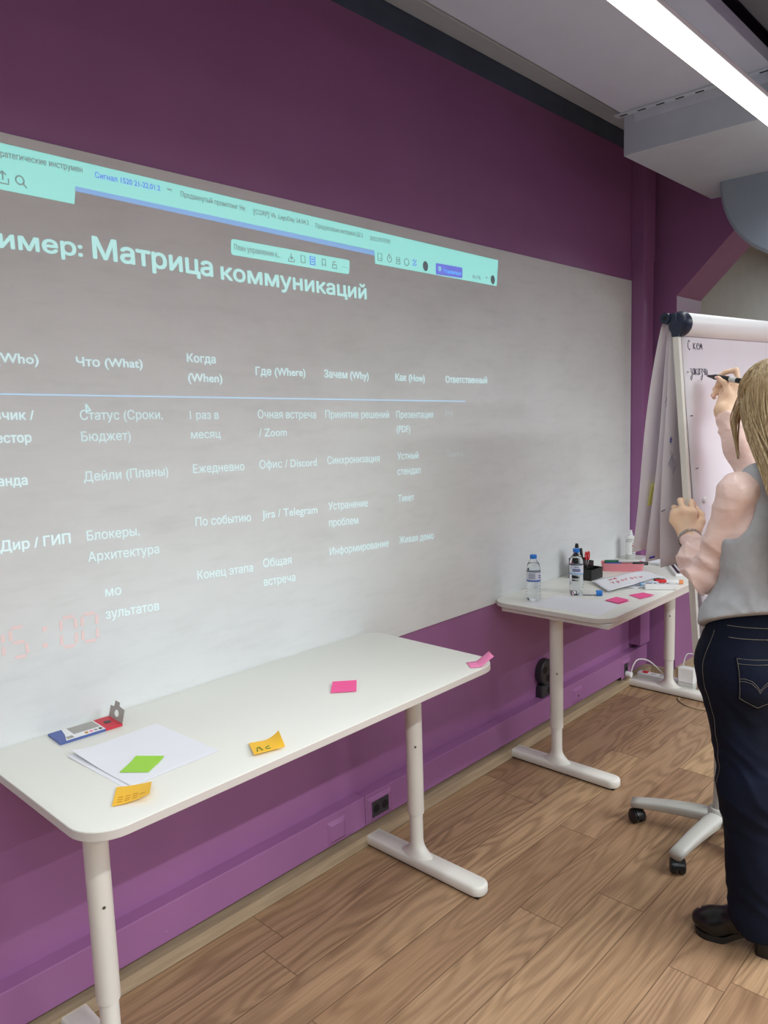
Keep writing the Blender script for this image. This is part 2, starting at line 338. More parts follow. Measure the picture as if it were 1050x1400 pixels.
# end wall with a chamfered opening (profile in y, z) 0.35 m thick
prof = [(0.3, -0.1), (-0.205, -0.1), (-0.18, 2.236), (-0.95, 3.0), (-2.6, 3.0), (-2.9, 2.7), (-2.9, -0.1), (-7.2, -0.1), (-7.2, 3.5), (0.3, 3.5)]
o = MB(); bm_p = prof; n = len(prof)
o.add([(4.4, y, z) for y, z in prof] + [(4.75, y, z) for y, z in prof], [tuple(range(n)), tuple(range(2 * n - 1, n - 1, -1))] + [(i, (i + 1) % n, n + (i + 1) % n, n + i) for i in range(n)])
struct(o.build('wall_right', M['purple']))
wbox('wall_left', (-3.4, -7.2, -0.1), (-3.2, 0.3, 3.5), 'dim'); wbox('wall_front', (-3.4, -7.4, -0.1), (9.5, -7.2, 3.5), 'dim')  # unseen walls, made dark to keep stray light off the purple wall
wbox('wall_next_room', (4.75, -0.12, -0.1), (9.5, 0.1, 3.5), 'plain'); wbox('wall_far', (9.5, -7.4, -0.1), (9.7, 0.1, 3.5), 'plain')
wbox('trim_1', (4.75, -0.17, 2.72), (9.5, -0.12, 2.86), 'plain', 0.01); wbox('trim_2', (4.75, -0.22, 3.0), (9.5, -0.12, 3.25), 'plain', 0.01)
wbox('ceiling', (-3.4, -7.4, 3.4), (9.7, 0.3, 3.5), 'ceil_dark')
wbox('ceiling_panel', (-3.2, -0.98, 2.9), (4.4, -0.36, 2.95), 'ceiling', 0.003)
wbox('ceiling_rail', (-3.2, -1.10, 2.99), (4.4, -0.99, 3.05), 'ceil_dark')
wbox('ceiling_strip', (-3.2, -1.22, 2.93), (4.4, -1.12, 2.97), 'ceiling')
wbox('ceiling_panel_wide', (-3.2, -6.9, 2.9), (4.4, -1.28, 2.95), 'ceil_dark', 0.003)
# pale cable raceway high on the wall, in the gap
struct(MB().box((-3.2, -0.10, 3.10), (4.4, 0.0, 3.24)).build('trim_3', M['duct'], bevel=0.01))
# lowered box in the corner, perforated angle along its head
struct(MB().box((3.36, -2.2, 2.725), (4.4, -0.36, 2.93)).build('trim_4', M['duct'], bevel=0.004))
b = MB(); b.box((3.325, -2.2, 2.893), (3.365, -0.33, 2.899)); b.box((3.355, -2.2, 2.855), (3.359, -0.41, 2.899))
g = thing('perforated_angle', 'grey perforated metal angle strip running along the top edge of the lowered ceiling box', 'metal strip', (3.34, -0.33, 2.893))
b.build('angle_profile', M['zinc'], g)
for k in range(9): MB().box((3.338, -0.385 - k * 0.083, 2.8915), (3.347, -0.35 - k * 0.083, 2.8935)).build('slot', M['hole'], g)
# big round air duct running through the opening
o = MB().lathe([(0.05, 4.10), (0.41, 4.10), (0.425, 4.115), (0.425, 4.39)], (0, -0.935, 2.72), 64, 'x')
tag(o.build('air_duct', M['round'], smooth=True), 'large round grey air duct passing over the opening behind the flipchart', 'duct')
# square pipe box in the corner
b = MB().box((4.205, -0.075, 0.215), (4.33, 0.0, 3.4)); b.box((4.20, -0.08, 2.43), (4.335, 0.0, 3.4)); struct(b.build('trim_5', M['purple'], bevel=0.004))
# oak skirting and the painted cable trunking above it
wbox('baseboard_back', (-3.2, -0.062, 0.0), (4.4, 0.0, 0.045), 'oak_trim'); wbox('baseboard_right', (4.38, -0.205, 0.0), (4.4, -0.06, 0.045), 'oak_trim'); wbox('baseboard_opening', (4.4, -0.23, 0.0), (4.75, -0.205, 0.06), 'oak_trim')
b = MB()
for a, c in ((-3.2, 1.905), (1.907, 3.325), (3.327, 4.35)): b.add(*(lambda q: (q.v, q.f))(MB().prism([(-0.05, 0.072), (-0.05, 0.19), (0.0, 0.19), (0.0, 0.072)], a, c, lambda x, y, z: (z, x, y))))
struct(b.build('trim_6', M['purple'], bevel=0.003))
wb = MB().box((-2.6, -0.0046, 0.741), (4.2, -0.0006, 2.324)).build('whiteboard', M['board'], bevel=0.001)
tag(wb, 'long white writing board covering the middle of the purple wall', 'whiteboard')
# ------------------------------------------------------------------ ceiling lamp
def lamp(x, y, ln, label):
    t = thing('linear_lamp', label, 'lamp', (x, y, 2.65))
    MB().box((x - ln / 2, y - 0.022, 2.672), (x + ln / 2, y + 0.022, 2.70)).build('lamp_housing', M['white'], t, bevel=0.003)
    MB().box((x - ln / 2 + 0.005, y - 0.03, 2.64), (x + ln / 2 - 0.005, y + 0.03, 2.672)).build('diffuser', M['lampglow'], t)
    for s in (-1, 1): MB().tube([(x + s * (ln / 2 - 0.15), y, 2.70), (x + s * (ln / 2 - 0.15), y, 3.4)], 0.0012, 5).build('hanging_wire', M['screw'], t)
for (lx, ly, ll, lw), lb in zip(LAMPS, ('bright linear lamp hanging under the ceiling nearest the whiteboard wall', 'linear lamp hanging in the middle of the room', 'linear lamp hanging at the far side of the room', 'unseen short linear lamp added to brighten the flipchart and the right of the whiteboard')):
    lamp(lx, ly, ll, lb)
# ------------------------------------------------------------------ the projected slide (light on the board)
# text, left end x z, right end x z, cap height (metres on the wall), style
TEXTS=[
 ('ратегические инструмен',0.7958,2.2652,1.0016,2.2687,0.0155,'grey'),
 ('Сигнал 1520 21-22.01.2',1.0353,2.2633,1.2284,2.2642,0.0151,'blue'),
 ('×',1.2497,2.2681,1.2662,2.2670,0.0122,'grey'),
 ('Продвинутый промптинг Не',1.2945,2.2610,1.5233,2.2579,0.0155,'grey'),
 ('[CORP] Vk. LegoDay 24.04.2',1.5561,2.2556,1.7851,2.2561,0.0157,'grey'),
 ('Продуктовые метрики ЦБ 2',1.8151,2.2523,2.0441,2.2519,0.0157,'grey'),
 ('2025.09.РЕМ',2.0803,2.2491,2.1863,2.2501,0.0155,'grey'),
 ('План управления к...',1.4735,2.1356,1.6554,2.1340,0.0176,'grey'),
 ('Поделиться',2.5037,2.1815,2.6200,2.1825,0.0144,'onbtn'),
 ('81%',2.7010,2.1792,2.7585,2.1792,0.0151,'grey'),
 ('+',2.7907,2.1856,2.8122,2.1848,0.0154,'grey'),
 ('−',2.6602,2.1839,2.6806,2.1831,0.0060,'grey'),
 ('имер:',0.7750,2.0500,0.9838,2.0547,0.0462,'title'),
 ('Матрица',1.0151,2.0548,1.3898,2.0465,0.0592,'title'),
 ('коммуникаций',1.4212,2.0422,2.0523,2.0369,0.0524,'title'),
 ('(Who)',0.7413,1.7727,0.8444,1.7711,0.0266,'head'),
 ('Что (What)',0.9440,1.7687,1.1353,1.7688,0.0258,'head'),
 ('Когда',1.2820,1.7894,1.3822,1.7880,0.0267,'head'),
 ('(When)',1.2820,1.7322,1.4023,1.7307,0.0269,'head'),
 ('Где (Where)',1.5327,1.7554,1.7414,1.7548,0.0278,'head'),
 ('Зачем (Why)',1.8286,1.7519,2.0496,1.7480,0.0290,'head'),
 ('Как (How)',2.1972,1.7452,2.3700,1.7435,0.0291,'head'),
 ('Ответственный',2.5044,1.7405,2.7954,1.7402,0.0298,'head'),
 ('Заказчик /',0.6473,1.6347,0.8206,1.6305,0.0260,'head'),
 ('Инвестор',0.6664,1.5771,0.8094,1.5741,0.0263,'head'),
 ('Статус (Сроки,',0.9422,1.6269,1.1885,1.6235,0.0281,'body'),
 ('Бюджет)',0.9409,1.5701,1.0836,1.5677,0.0282,'body'),
 ('1 раз в',1.2797,1.6213,1.3811,1.6189,0.0271,'body'),
 ('месяц',1.2797,1.5625,1.3844,1.5614,0.0272,'body'),
 ('Очная встреча',1.5316,1.6172,1.7818,1.6114,0.0293,'body'),
 ('/ Zoom',1.5328,1.5581,1.6478,1.5566,0.0294,'body'),
 ('Принятие решений',1.8263,1.6113,2.1545,1.6038,0.0293,'body'),
 ('Презентация',2.1951,1.6028,2.4169,1.5986,0.0294,'body'),
 ('(PDF)',2.1956,1.5469,2.2735,1.5460,0.0295,'body'),
 ('PM',2.4976,1.6000,2.5465,1.5996,0.0286,'faint'),
 ('Команда',0.6533,1.4707,0.7903,1.4669,0.0265,'head'),
 ('Дейли (Планы)',0.9386,1.4624,1.1944,1.4590,0.0285,'body'),
 ('Ежедневно',1.2789,1.4591,1.4678,1.4543,0.0286,'body'),
 ('Офис / Discord',1.5281,1.4547,1.7758,1.4473,0.0296,'body'),
 ('Синхронизация',1.8264,1.4495,2.0936,1.4411,0.0296,'body'),
 ('Устный',2.1952,1.4425,2.3192,1.4395,0.0297,'body'),
 ('стендап',2.1926,1.3829,2.3304,1.3799,0.0298,'body'),
 ('Team L',2.4987,1.4345,2.6168,1.4322,0.0289,'faint'),
 ('Дир / ГИП',0.7097,1.3055,0.8883,1.3023,0.0284,'head'),
 ('Блокеры,',0.9341,1.3019,1.0894,1.2960,0.0288,'body'),
 ('Архитектура',0.9328,1.2435,1.1471,1.2350,0.0290,'body'),
 ('По событию',1.2759,1.2978,1.4828,1.2883,0.0289,'body'),
 ('Jira / Telegram',1.5277,1.2914,1.7695,1.2820,0.0300,'body'),
 ('Устранение',1.8234,1.2869,2.0227,1.2781,0.0300,'body'),
 ('проблем',1.8225,1.2273,1.9683,1.2197,0.0301,'body'),
 ('Тикет',2.1926,1.2771,2.2852,1.2732,0.0301,'body'),
 ('мо',0.9737,1.1386,1.0205,1.1362,0.0297,'body'),
 ('зультатов',0.9697,1.0758,1.1344,1.0675,0.0298,'body'),
 ('Конец этапа',1.2709,1.1343,1.4799,1.1237,0.0293,'body'),
 ('Общая',1.5222,1.1297,1.6421,1.1227,0.0304,'body'),
 ('встреча',1.5212,1.0673,1.6553,1.0604,0.0305,'body'),
 ('Информирование',1.8203,1.1229,2.1299,1.1109,0.0303,'body'),
 ('Живая демо',2.1914,1.1130,2.4031,1.1031,0.0304,'body'),
]
slide = thing('projected_slide', 'projected slide of a communication table with a pale toolbar on the white board', 'projection', (1.7, -0.005, 1.7))
WX, WZ = (1, 0, 0), (0, 0, 1)
def wpoly(name, pts, y, m): return MB().prism([(a, b) for a, b in pts], y, y - 0.0006, lambda p, q, r: (p, r, q)).build(name, M[m], slide)
wpoly('toolbar', [(0.56, 2.3), (2.8915, 2.276), (2.8777, 2.1649), (2.1049, 2.1688), (2.1033, 2.2154), (0.9788, 2.2314), (0.973, 2.1855), (0.56, 2.1915)], -0.005, 'p_bar')
wpoly('tab_stripe', [(0.9795, 2.2325), (2.1032, 2.2141), (2.1043, 2.1974), (0.9797, 2.2187)], -0.0045, 'p_blue')
def rr4(c, r):
    # rounded quad from four corners
    P = []; n = len(c)
    for i in range(n):
        a, b, d = Vector(c[i - 1]), Vector(c[i]), Vector(c[(i + 1) % n]); u = (a - b).normalized() * r; w = (d - b).normalized() * r
        for k in range(5): s_ = k / 4; P.append(tuple(b + u * (1 - s_) ** 2 + w * s_ ** 2))
    return P
wpoly('popup_bar', rr4([(1.4648, 2.1671), (1.9732, 2.1645), (1.9671, 2.1158), (1.4616, 2.1198)], 0.01), -0.005, 'p_bar')
wpoly('share_button', rr4([(2.4559, 2.2132), (2.631, 2.2148), (2.6296, 2.1717), (2.4542, 2.1689)], 0.008), -0.0057, 'p_ind')
wpoly('divider_line', [(0.5, 1.7015), (2.6342, 1.6655), (2.6341, 1.6605), (0.5, 1.6975)], -0.005, 'p_line')
STY = {'title': ('p_title', 0.026, 'title_text'), 'head': ('p_head', 0.016, 'heading_text'), 'body': ('p_body', 0.006, 'table_text'), 'faint': ('p_faint', 0.004, 'table_text'), 'grey': ('p_grey', 0.03, 'tab_text'), 'blue': ('p_ind', 0.022, 'tab_text'), 'onbtn': ('p_bar', 0.0, 'button_text')}
for s, x0, z0, x1, z1, ch, st in TEXTS:
    m, bo, nm = STY[st]; d = Vector((x1 - x0, 0, z1 - z0)); w = d.length; d.normalize()
    y = -0.0052 if st in ('title', 'head', 'body', 'faint') else -0.0063
    if st in ('title', 'head', 'body', 'faint'): ch *= 0.93
    text_on(MB(), s, (x0, y, z0), d, WZ, w, ch, bo).build(nm, M[m], slide)
def ic(cx, cz, lines, sz, m='p_grey', th=0.0022):
    b = MB()
    for ln in lines: b.tube([(cx + x * sz, -0.0063, cz + z * sz) for x, z in ln], th, 4)
    b.build('toolbar_icon', M[m], slide)
sq = [(-.4, -.5), (.4, -.5), (.4, .5), (-.4, .5), (-.4, -.5)]
circ = [(math.cos(a) * .5, math.sin(a) * .5) for a in [i * math.pi / 8 for i in range(17)]]
ic(0.7965, 2.2161, [[(0, -.2), (0, .6)], [(-.3, .3), (0, .6), (.3, .3)], [(-.5, 0), (-.5, -.5), (.5, -.5), (.5, 0)]], 0.026)
ic(0.837, 2.218, [circ, [(.35, -.35), (.8, -.8)]], 0.02)
ic(1.7022, 2.1398, [[(0, .6), (0, -.2)], [(-.3, .1), (0, -.2), (.3, .1)], [(-.5, -.1), (-.5, -.5), (.5, -.5), (.5, -.1)]], 0.024)
ic(1.7531, 2.1413, [sq], 0.022); ic(1.7955, 2.1417, [sq, [(-.2, .2), (.2, .2)], [(-.2, -.1), (.2, -.1)]], 0.026, 'p_ind'); ic(1.8473, 2.1407, [[(-.4, .6), (.4, .6), (.4, -.6), (0, -.2), (-.4, -.6), (-.4, .6)]], 0.02)
ic(1.8972, 2.1404, [[(-.5, 0), (.5, 0), (.5, -.6), (-.5, -.6), (-.5, 0)], [(-.3, 0), (-.3, .5), (.3, .5)]], 0.02); ic(1.9466, 2.1375, [[(-.5, 0), (-.4, 0)], [(-.05, 0), (.05, 0)], [(.4, 0), (.5, 0)]], 0.02)
ic(2.1296, 2.1953, [sq, [(0, -.2), (.2, -.2)]], 0.026); ic(2.1814, 2.1951, [circ, [(0, 0), (0, .3)], [(-.15, .7), (.15, .7)]], 0.024); ic(2.2303, 2.1944, [sq, [(-.2, .2), (.2, .2)], [(-.2, -.1), (.2, -.1)]], 0.024)
ic(2.2785, 2.1948, [circ], 0.026); ic(2.3257, 2.1977, [[(-.5, -.5), (.5, .5)], [(-.5, .3), (0, .5)], [(0, -.5), (.5, -.2)]], 0.022, 'p_ind'); ic(2.4806, 2.1933, [circ, [(0, .3), (0, -.3)]], 0.016, 'p_bar', 0.0015)
t_dark = emis('projected_dark_disc', (0.0, 0.03, 0.04), 0.8, (150, 150, 155))
for cx, cz, r in ((2.3915, 2.1929, 0.016), (2.8478, 2.1885, 0.016)):
    MB().prism([(cx + r * math.cos(a), cz + 1.2 * r * math.sin(a)) for a in [i * math.pi / 10 for i in range(20)]], -0.0057, -0.0063, lambda p, q, r_: (p, r_, q)).build('avatar_disc', t_dark, slide)
ic(0.9647, 1.6543, [[(-.3, .9), (-.3, -.6), (0, -.2), (.5, -.3), (-.3, .9)]], 0.016, 'p_body')
# seven-segment timer
def digit(tl, tr, br, bl, segs):
    tl, tr, br, bl = [Vector((p[0], 0, p[1])) for p in (tl, tr, br, bl)]
    pt = lambda u, v: tl * (1 - u) * (1 - v) + tr * u * (1 - v) + br * u * v + bl * (1 - u) * v
    L = {'a': ((.14, .05), (.86, .05)), 'g': ((.14, .5), (.86, .5)), 'd': ((.14, .95), (.86, .95)), 'f': ((.08, .1), (.08, .45)), 'b': ((.92, .1), (.92, .45)), 'e': ((.08, .55), (.08, .9)), 'c': ((.92, .55), (.92, .9))}
    b = MB()
    for s in segs:
        (u0, v0), (u1, v1) = L[s]; a, c = pt(u0, v0), pt(u1, v1); d = (c - a); ln = d.length; d.normalize(); nn = Vector((-d.z, 0, d.x)); w = 0.0042
        P = [a, a + d * w + nn * w, c - d * w + nn * w, c, c - d * w - nn * w, a + d * w - nn * w]
        b.prism([(p.x, p.z) for p in P], -0.005, -0.0056, lambda p, q, r_: (p, r_, q))
    b.build('timer_digit', M['p_timer'], slide)
digit((0.6622, 1.1075), (0.6987, 1.1036), (0.6976, 1.0323), (0.655, 1.0345), 'bc'); digit((0.7101, 1.1115), (0.7515, 1.1089), (0.7569, 1.0228), (0.7131, 1.0244), 'afgcd')
digit((0.841, 1.1099), (0.8876, 1.1069), (0.8853, 1.0187), (0.8374, 1.0214), 'abcdef'); digit((0.8988, 1.1066), (0.9475, 1.1045), (0.9459, 1.0196), (0.8959, 1.0223), 'abcdef')
for cx, cz in ((0.8002, 1.0862), (0.7983, 1.0421)): MB().box((cx - .006, -0.0056, cz - .006), (cx + .006, -0.005, cz + .006)).build('timer_dot', M['p_timer'], slide)
# ------------------------------------------------------------------ desks
def desk(x0, x1, depth, z, legs, label, screw=True, under=False):
    t = thing('desk', label, 'desk', ((x0 + x1) / 2, -depth / 2, 0))
    P = rrect(x0, -depth - 0.002, x1, -0.006, 0.085, 8)
    tp = MB().prism(P, z - 0.022, z).build('tabletop', M['desk'], t, smooth=True, bevel=0.002, seg=2, ang=60)
    n_ = len(P); cx_, cy_ = (x0 + x1) / 2, -depth / 2; Q = [(x + 0.0006 * (1 if x > cx_ else -1), y + 0.0006 * (1 if y > cy_ else -1)) for x, y in P]
    MB().add([(x, y, z - 0.0205) for x, y in Q] + [(x, y, z - 0.0025) for x, y in Q], [(i, (i + 1) % n_, n_ + (i + 1) % n_, n_ + i) for i in range(n_)]).build('edge_band', M['band'], tp, smooth='all')
    if under:
        MB().box((x0 + 0.02, -depth + 0.005, z - 0.044), (x1 - 0.02, -0.06, z - 0.0235)).build('under_panel', M['edge'], t, bevel=0.002)
    fr = MB()
    for yy in (-depth / 2 - 0.1, -depth / 2 + 0.1): fr.box((legs[0], yy - 0.015, z - 0.052), (legs[1], yy + 0.015, z - 0.0225))
    fr.build('frame', M['metal'], t, bevel=0.002)
    yp = -0.28
    for lx in legs:
        l = MB().lathe([(0.029, 0.197), (0.0295, 0.2), (0.0295, z - 0.03)], (lx, yp, 0), 28).build('leg', M['metal'], t, smooth=True)
        MB().obox((lx, yp, z - 0.035), (1, 0, 0), (0, 1, 0), (0, 0, 1), 0.035, 0.25, 0.012).build('bracket', M['metal'], l, bevel=0.003)
        MB().lathe([(0.024, 0.04), (0.024, 0.205)], (lx, yp, 0), 28).build('lower_tube', M['metal'], l, smooth=True)
        f = MB(); R = []
        for ins, zz in ((0.004, 0.006), (0.0, 0.012), (0.0, 0.034), (0.003, 0.039), (0.007, 0.042)):
            R.append([(x, y, zz) for x, y in rrect(lx - 0.0375 + ins, -0.582 + ins, lx + 0.0375 - ins, -0.02 - ins, 0.036 - ins, 8)])
        f.stack(R)
        R = []
        for k in range(9):
            q = k / 8; a = (1 - q) ** 2.2; R.append([(lx + (0.0245 + 0.011 * a) * math.cos(w), yp + (0.0245 + 0.045 * a) * math.sin(w), 0.041 + 0.055 * q) for w in [2 * math.pi * i / 28 for i in range(28)]])
        f.stack(R)
        f.build('foot', M['metal'], l, smooth=True)
        MB().box((lx - 0.03, -0.57, 0.0), (lx + 0.03, -0.03, 0.007)).build('floor_pad', M['black'], l)
        if screw:
            zs = 0.455; a = Vector((lx, yp, 0)) - Vector((0.45, -2.0, 0)); a.normalize(); p = Vector((lx, yp, zs)) - a * 0.0292
            MB().tube([p + a * 0.003, p - a * 0.0012], 0.0042, 12).build('screw', M['screw'], l, smooth=True)
    return t
desk(0.607, 2.01, 0.600, 0.805, (0.765, 1.935), 'long white desk in the foreground with sticky notes and a stack of paper on it')
desk(2.785, 4.185, 0.585, 0.765, (2.905, 4.125), 'white desk further back holding water bottles and pens, beside the flipchart', True, True)
Z1, Z2 = 0.805, 0.765
# ------------------------------------------------------------------ things on the front desk
def quadnote(name, corners, z, m, label, lift=None, th=0.0012, group=None, n=8):
    A, B, Cc, Dd = [Vector((x, y, 0)) for x, y in corners]
    def fn(u, v):
        p = A * (1 - u) * (1 - v) + B * u * (1 - v) + Cc * u * v + Dd * (1 - u) * v
        h = lift(u, v) if lift else 0.0
        return (p.x, p.y, z + th + 0.0002 + h)
    o = MB().sheet(fn, n, n, th).build(name, M[m], None, smooth=True)
    tag(o, label, 'sticky note' if 'note' in name else 'paper', group); return o, fn
# stack of three sheets
base = [(0.753, -0.19), (0.988, -0.185), (0.997, -0.45), (0.765, -0.455)]
labs = ('white sheet of paper at the bottom of the stack on the front desk', 'white sheet of paper in the middle of the stack on the front desk', 'white sheet of paper on top of the stack, under the green sticky note')
for k in range(3):
    dx, dy = ((0, 0), (0.016, -0.004), (0.012, 0.002))[k]
    quadnote('paper_sheet', [(x + dx, y + dy * (1 + 20 * (x - .75) * .2)) for x, y in base], Z1 + k * 0.0009, 'paper', labs[k], (lambda u, v, k=k: (0.010 - 0.003 * (2 - k)) * max(0, 1 - u / 0.3) ** 2 * max(0, 1 - v / 0.6) ** 1.2 * (1 if k else .5)), 0.0006, 'paper sheets on the front desk')
quadnote('sticky_note', [(0.792, -0.378), (0.857, -0.335), (0.901, -0.39), (0.836, -0.43)], Z1 + 0.0035, 'green', 'lime green sticky note on top of the paper stack', lambda u, v: 0.004 * max(0, u - .6) ** 2 * 6)
o, fn = quadnote('sticky_note', [(0.704, -0.511), (0.752, -0.440), (0.811, -0.489), (0.770, -0.552)], Z1, 'orange', 'orange sticky note with faint writing at the corner of the paper stack', lambda u, v: 0.002 + 0.016 * v * v * (1 - .6 * u))
b = MB()
for r_ in range(3):
    for k in range(3 + (r_ == 1)):
        P = []
        for q in range(7):
            u = 0.13 + r_ * 0.13 + 0.045 * ((q % 2) - .5); v = 0.12 + k * 0.2 + q * 0.022
            x, y, z = fn(u, v); P.append((x, y, z + 0.0004))
        b.tube(P, 0.0006, 4)
b.build('handwriting', M['ochre'], o)
o, fn = quadnote('sticky_note', [(1.081, -0.486), (1.046, -0.555), (1.123, -0.577), (1.150, -0.520)], Z1, 'orange', 'orange sticky note with two green letters near the front edge of the desk', lambda u, v: 0.004 + 0.02 * max(0, v - .45) ** 2 * 3.3 * (1 - u) ** .8 + 0.003 * u)
b = MB()
for st in GL['Л'] + [[(x + 1.6, y * .9) for x, y in ((.9, 1.2), (.3, 1.0), (.15, .4), (.5, .1), (.9, .15))]]:
    P = []
    for a, c in st:
        x, y, z = fn(0.86 - c * 0.22, 0.13 + a * 0.17); P.append((x, y, z + 0.0006))
    b.tube(P, 0.0013, 5)
b.build('handwriting', M['greenink'], o)
quadnote('sticky_note', [(1.455, -0.383), (1.512, -0.331), (1.567, -0.38), (1.512, -0.434)], Z1, 'pink', 'bright pink sticky note lying in the middle of the front desk', lambda u, v: 0.002 + 0.006 * u * u)
# bent pale pink note on the corner
A = Vector((1.922, -0.528, 0)); B = Vector((1.888, -0.572, 0)); ax = Vector((0.055, -0.055, 0)).normalized()
def pn(u, v):
    s = u * 0.085; p = A.lerp(B, v)
    if s < 0.034: q = p + ax * s; z = 0.001 + 0.003 * s / .034
    else: q = p + ax * (0.034 + (s - 0.034) * 0.80); z = 0.004 + (s - 0.034) * 0.62
    return (q.x, q.y, Z1 + z + 0.0008)
o = MB().sheet(pn, 10, 3, 0.0008).build('sticky_note', M['palepink'], smooth='all'); tag(o, 'pale pink sticky note bent upwards at the right corner of the front desk', 'sticky note')
# flat cardboard package with a raised hang tab
pk = thing('cardboard_package', 'flat blue and red cardboard package with a raised grey hang tab on the front desk', 'package', (0.855, -0.07, Z1))
o0 = Vector((0.772, -0.109, Z1 + 0.0005)); ux = Vector((0.165, -0.009, 0)).normalized(); uy = Vector((0.009, 0.165, 0)).normalized(); L, Wd = 0.166, 0.084
def pkb(u0, u1, v0, v1, z0, z1, name, m, par): return MB().obox(o0 + ux * ((u0 + u1) / 2 * L) + uy * ((v0 + v1) / 2 * Wd) + Vector((0, 0, (z0 + z1) / 2)), ux, uy, (0, 0, 1), (u1 - u0) / 2 * L, (v1 - v0) / 2 * Wd, (z1 - z0) / 2).build(name, M[m], par)
body = pkb(0, 0.72, 0, 1, 0, 0.006, 'package_body', 'blue', pk); end = pkb(0.72, 1, 0, 1, 0, 0.0058, 'package_end', 'red', pk)
lb = MB().prism([(0.10 * L, 0.03 * Wd), (0.72 * L, 0.03 * Wd), (0.72 * L, 0.98 * Wd), (0.21 * L, 0.98 * Wd), (0.17 * L, 0.5 * Wd)], 0.006, 0.0066, lambda x, y, z: tuple(o0 + ux * x + uy * y + Vector((0, 0, z)))).build('package_label', M['white'], pk)
pkb(0.28, 0.70, 0.34, 0.94, 0.0066, 0.0070, 'print_panel', 'grey', lb); pkb(0.14, 0.24, 0.10, 0.30, 0.0066, 0.0070, 'print_panel', 'grey', lb)
for k, mm in enumerate(('ochre', 'palepink', 'grey', 'black')): pkb(0.42 + k * .075, 0.47 + k * .075, 0.10, 0.24, 0.0066, 0.0070, 'picture_spot', mm, lb)
h = o0 + ux * (0.86 * L) + uy * (0.52 * Wd) + Vector((0, 0, 0.0058)); MB().lathe([(0.010, 0), (0.010, 0.0006)], tuple(h), 20).build('hang_hole', M['black'], end)
fo = o0 + ux * (L * 0.995) + Vector((0, 0, 0.006)); fu = (Vector((0, 0, 1)) * 0.97 + ux * 0.25).normalized()
bm = bmesh.new()
out = [(0, 0), (1, 0), (1, .62), (.74, .66), (.72, 1), (.40, 1), (.38, .8), (.0, .74)]
hole = [(0.5 + .16 * math.cos(a), .36 + .2 * math.sin(a)) for a in [i * math.pi / 8 for i in range(16)]]
vo = [bm.verts.new(fo + uy * (x * Wd) + fu * (y * 0.048)) for x, y in out]; vh = [bm.verts.new(fo + uy * (x * Wd) + fu * (y * 0.048)) for x, y in hole]
eo = [bm.edges.new((vo[i], vo[(i + 1) % len(vo)])) for i in range(len(vo))] + [bm.edges.new((vh[i], vh[(i + 1) % 16])) for i in range(16)]
bmesh.ops.triangle_fill(bm, edges=eo, use_beauty=True)
r = bmesh.ops.extrude_face_region(bm, geom=bm.faces[:]); bmesh.ops.translate(bm, verts=[v for v in r['geom'] if isinstance(v, bmesh.types.BMVert)], vec=ux * 0.0012)
bmesh.ops.recalc_face_normals(bm, faces=bm.faces); me = D.meshes.new('hang_tab'); bm.to_mesh(me); bm.free(); link('hang_tab', me, M['grey'], pk)
# ------------------------------------------------------------------ things on the far desk
def bottle(loc, label, seed):
    x, y, z = loc; t = thing('water_bottle', label, 'bottle', loc, None); c = (x, y, z)
    pr = [(0.006, 0.006), (0.022, 0.0005), (0.028, 0.002), (0.031, 0.010)]
    zz = 0.014
    while zz < 0.085: pr += [(0.0315, zz), (0.0298, zz + 0.005), (0.0315, zz + 0.010)]; zz += 0.014
    pr += [(0.031, 0.088), (0.031, 0.135), (0.0312, 0.142), (0.030, 0.152), (0.0265, 0.166), (0.020, 0.178), (0.0145, 0.184), (0.0135, 0.19), (0.0135, 0.198)]
    MB().lathe(pr, c, 36).build('bottle_body', M['clear'], t, smooth='all')
    MB().lathe([(r_ - 0.0014, h_ + 0.001) for r_, h_ in pr if h_ < 0.172], c, 36).build('water', M['water'], t, smooth='all')
    lb = MB().lathe([(0.0316, 0.090), (0.0316, 0.133)], c, 40, cap=False); lbo = lb.build('label_wrap', M['label'], t, smooth='all')
    MB().lathe([(0.0319, 0.091), (0.0319, 0.098)], c, 40, cap=False).build('label_band', M['labelblue' if seed == 0 else 'palelab'], lbo, smooth='all')
    ang = math.atan2(-2.0 - y, 0 - x); b = MB()
    def on(a, h): return (x + 0.0322 * math.cos(ang + a), y + 0.0322 * math.sin(ang + a), z + h)
    if seed == 0:
        for k in range(5): b.tube([on(-0.75 + q * .09, 0.126 - k * 0.0052) for q in range(12)], 0.0009, 4)
        for k in range(2): b.tube([on(0.75 + q * .07, 0.116 - k * 0.009 + .002 * (q % 2)) for q in range(8)], 0.0018, 4)
        b.tube([on(0.95, 0.127), on(1.1, 0.131), on(1.2, 0.127)], 0.001, 4)
    else:
        b.tube([on(-.3, .122), on(-.1, .128), on(0.02, .123), on(.15, .128), on(.35, .121)], 0.0012, 4)
        for k in range(2): b.tube([on(-.55 + q * .08, 0.114 - k * 0.007 + .0018 * (q % 2)) for q in range(15)], 0.0022, 4)
        b.tube([on(-.9, .125), on(-.7, .122)], 0.0012, 4)
    b.build('label_print', M['labelink'], lbo)
    cp = MB(); R = []
    for h_, r_ in ((0.192, .0148), (0.194, .0152), (0.207, .0152), (0.209, .014)):
        R.append([(x + (r_ + (.0004 if i % 2 else 0)) * math.cos(2 * math.pi * i / 48), y + (r_ + (.0004 if i % 2 else 0)) * math.sin(2 * math.pi * i / 48), z + h_) for i in range(48)])
    cp.stack(R).build('bottle_cap', M['capblue'], t, smooth=True)
bottle((2.905, -0.165, Z2 + 0.0005), 'full water bottle standing alone at the left end of the far desk', 0)
bottle((3.145, -0.245, Z2 + 0.0005), 'water bottle standing in front of the black pen organiser', 1)
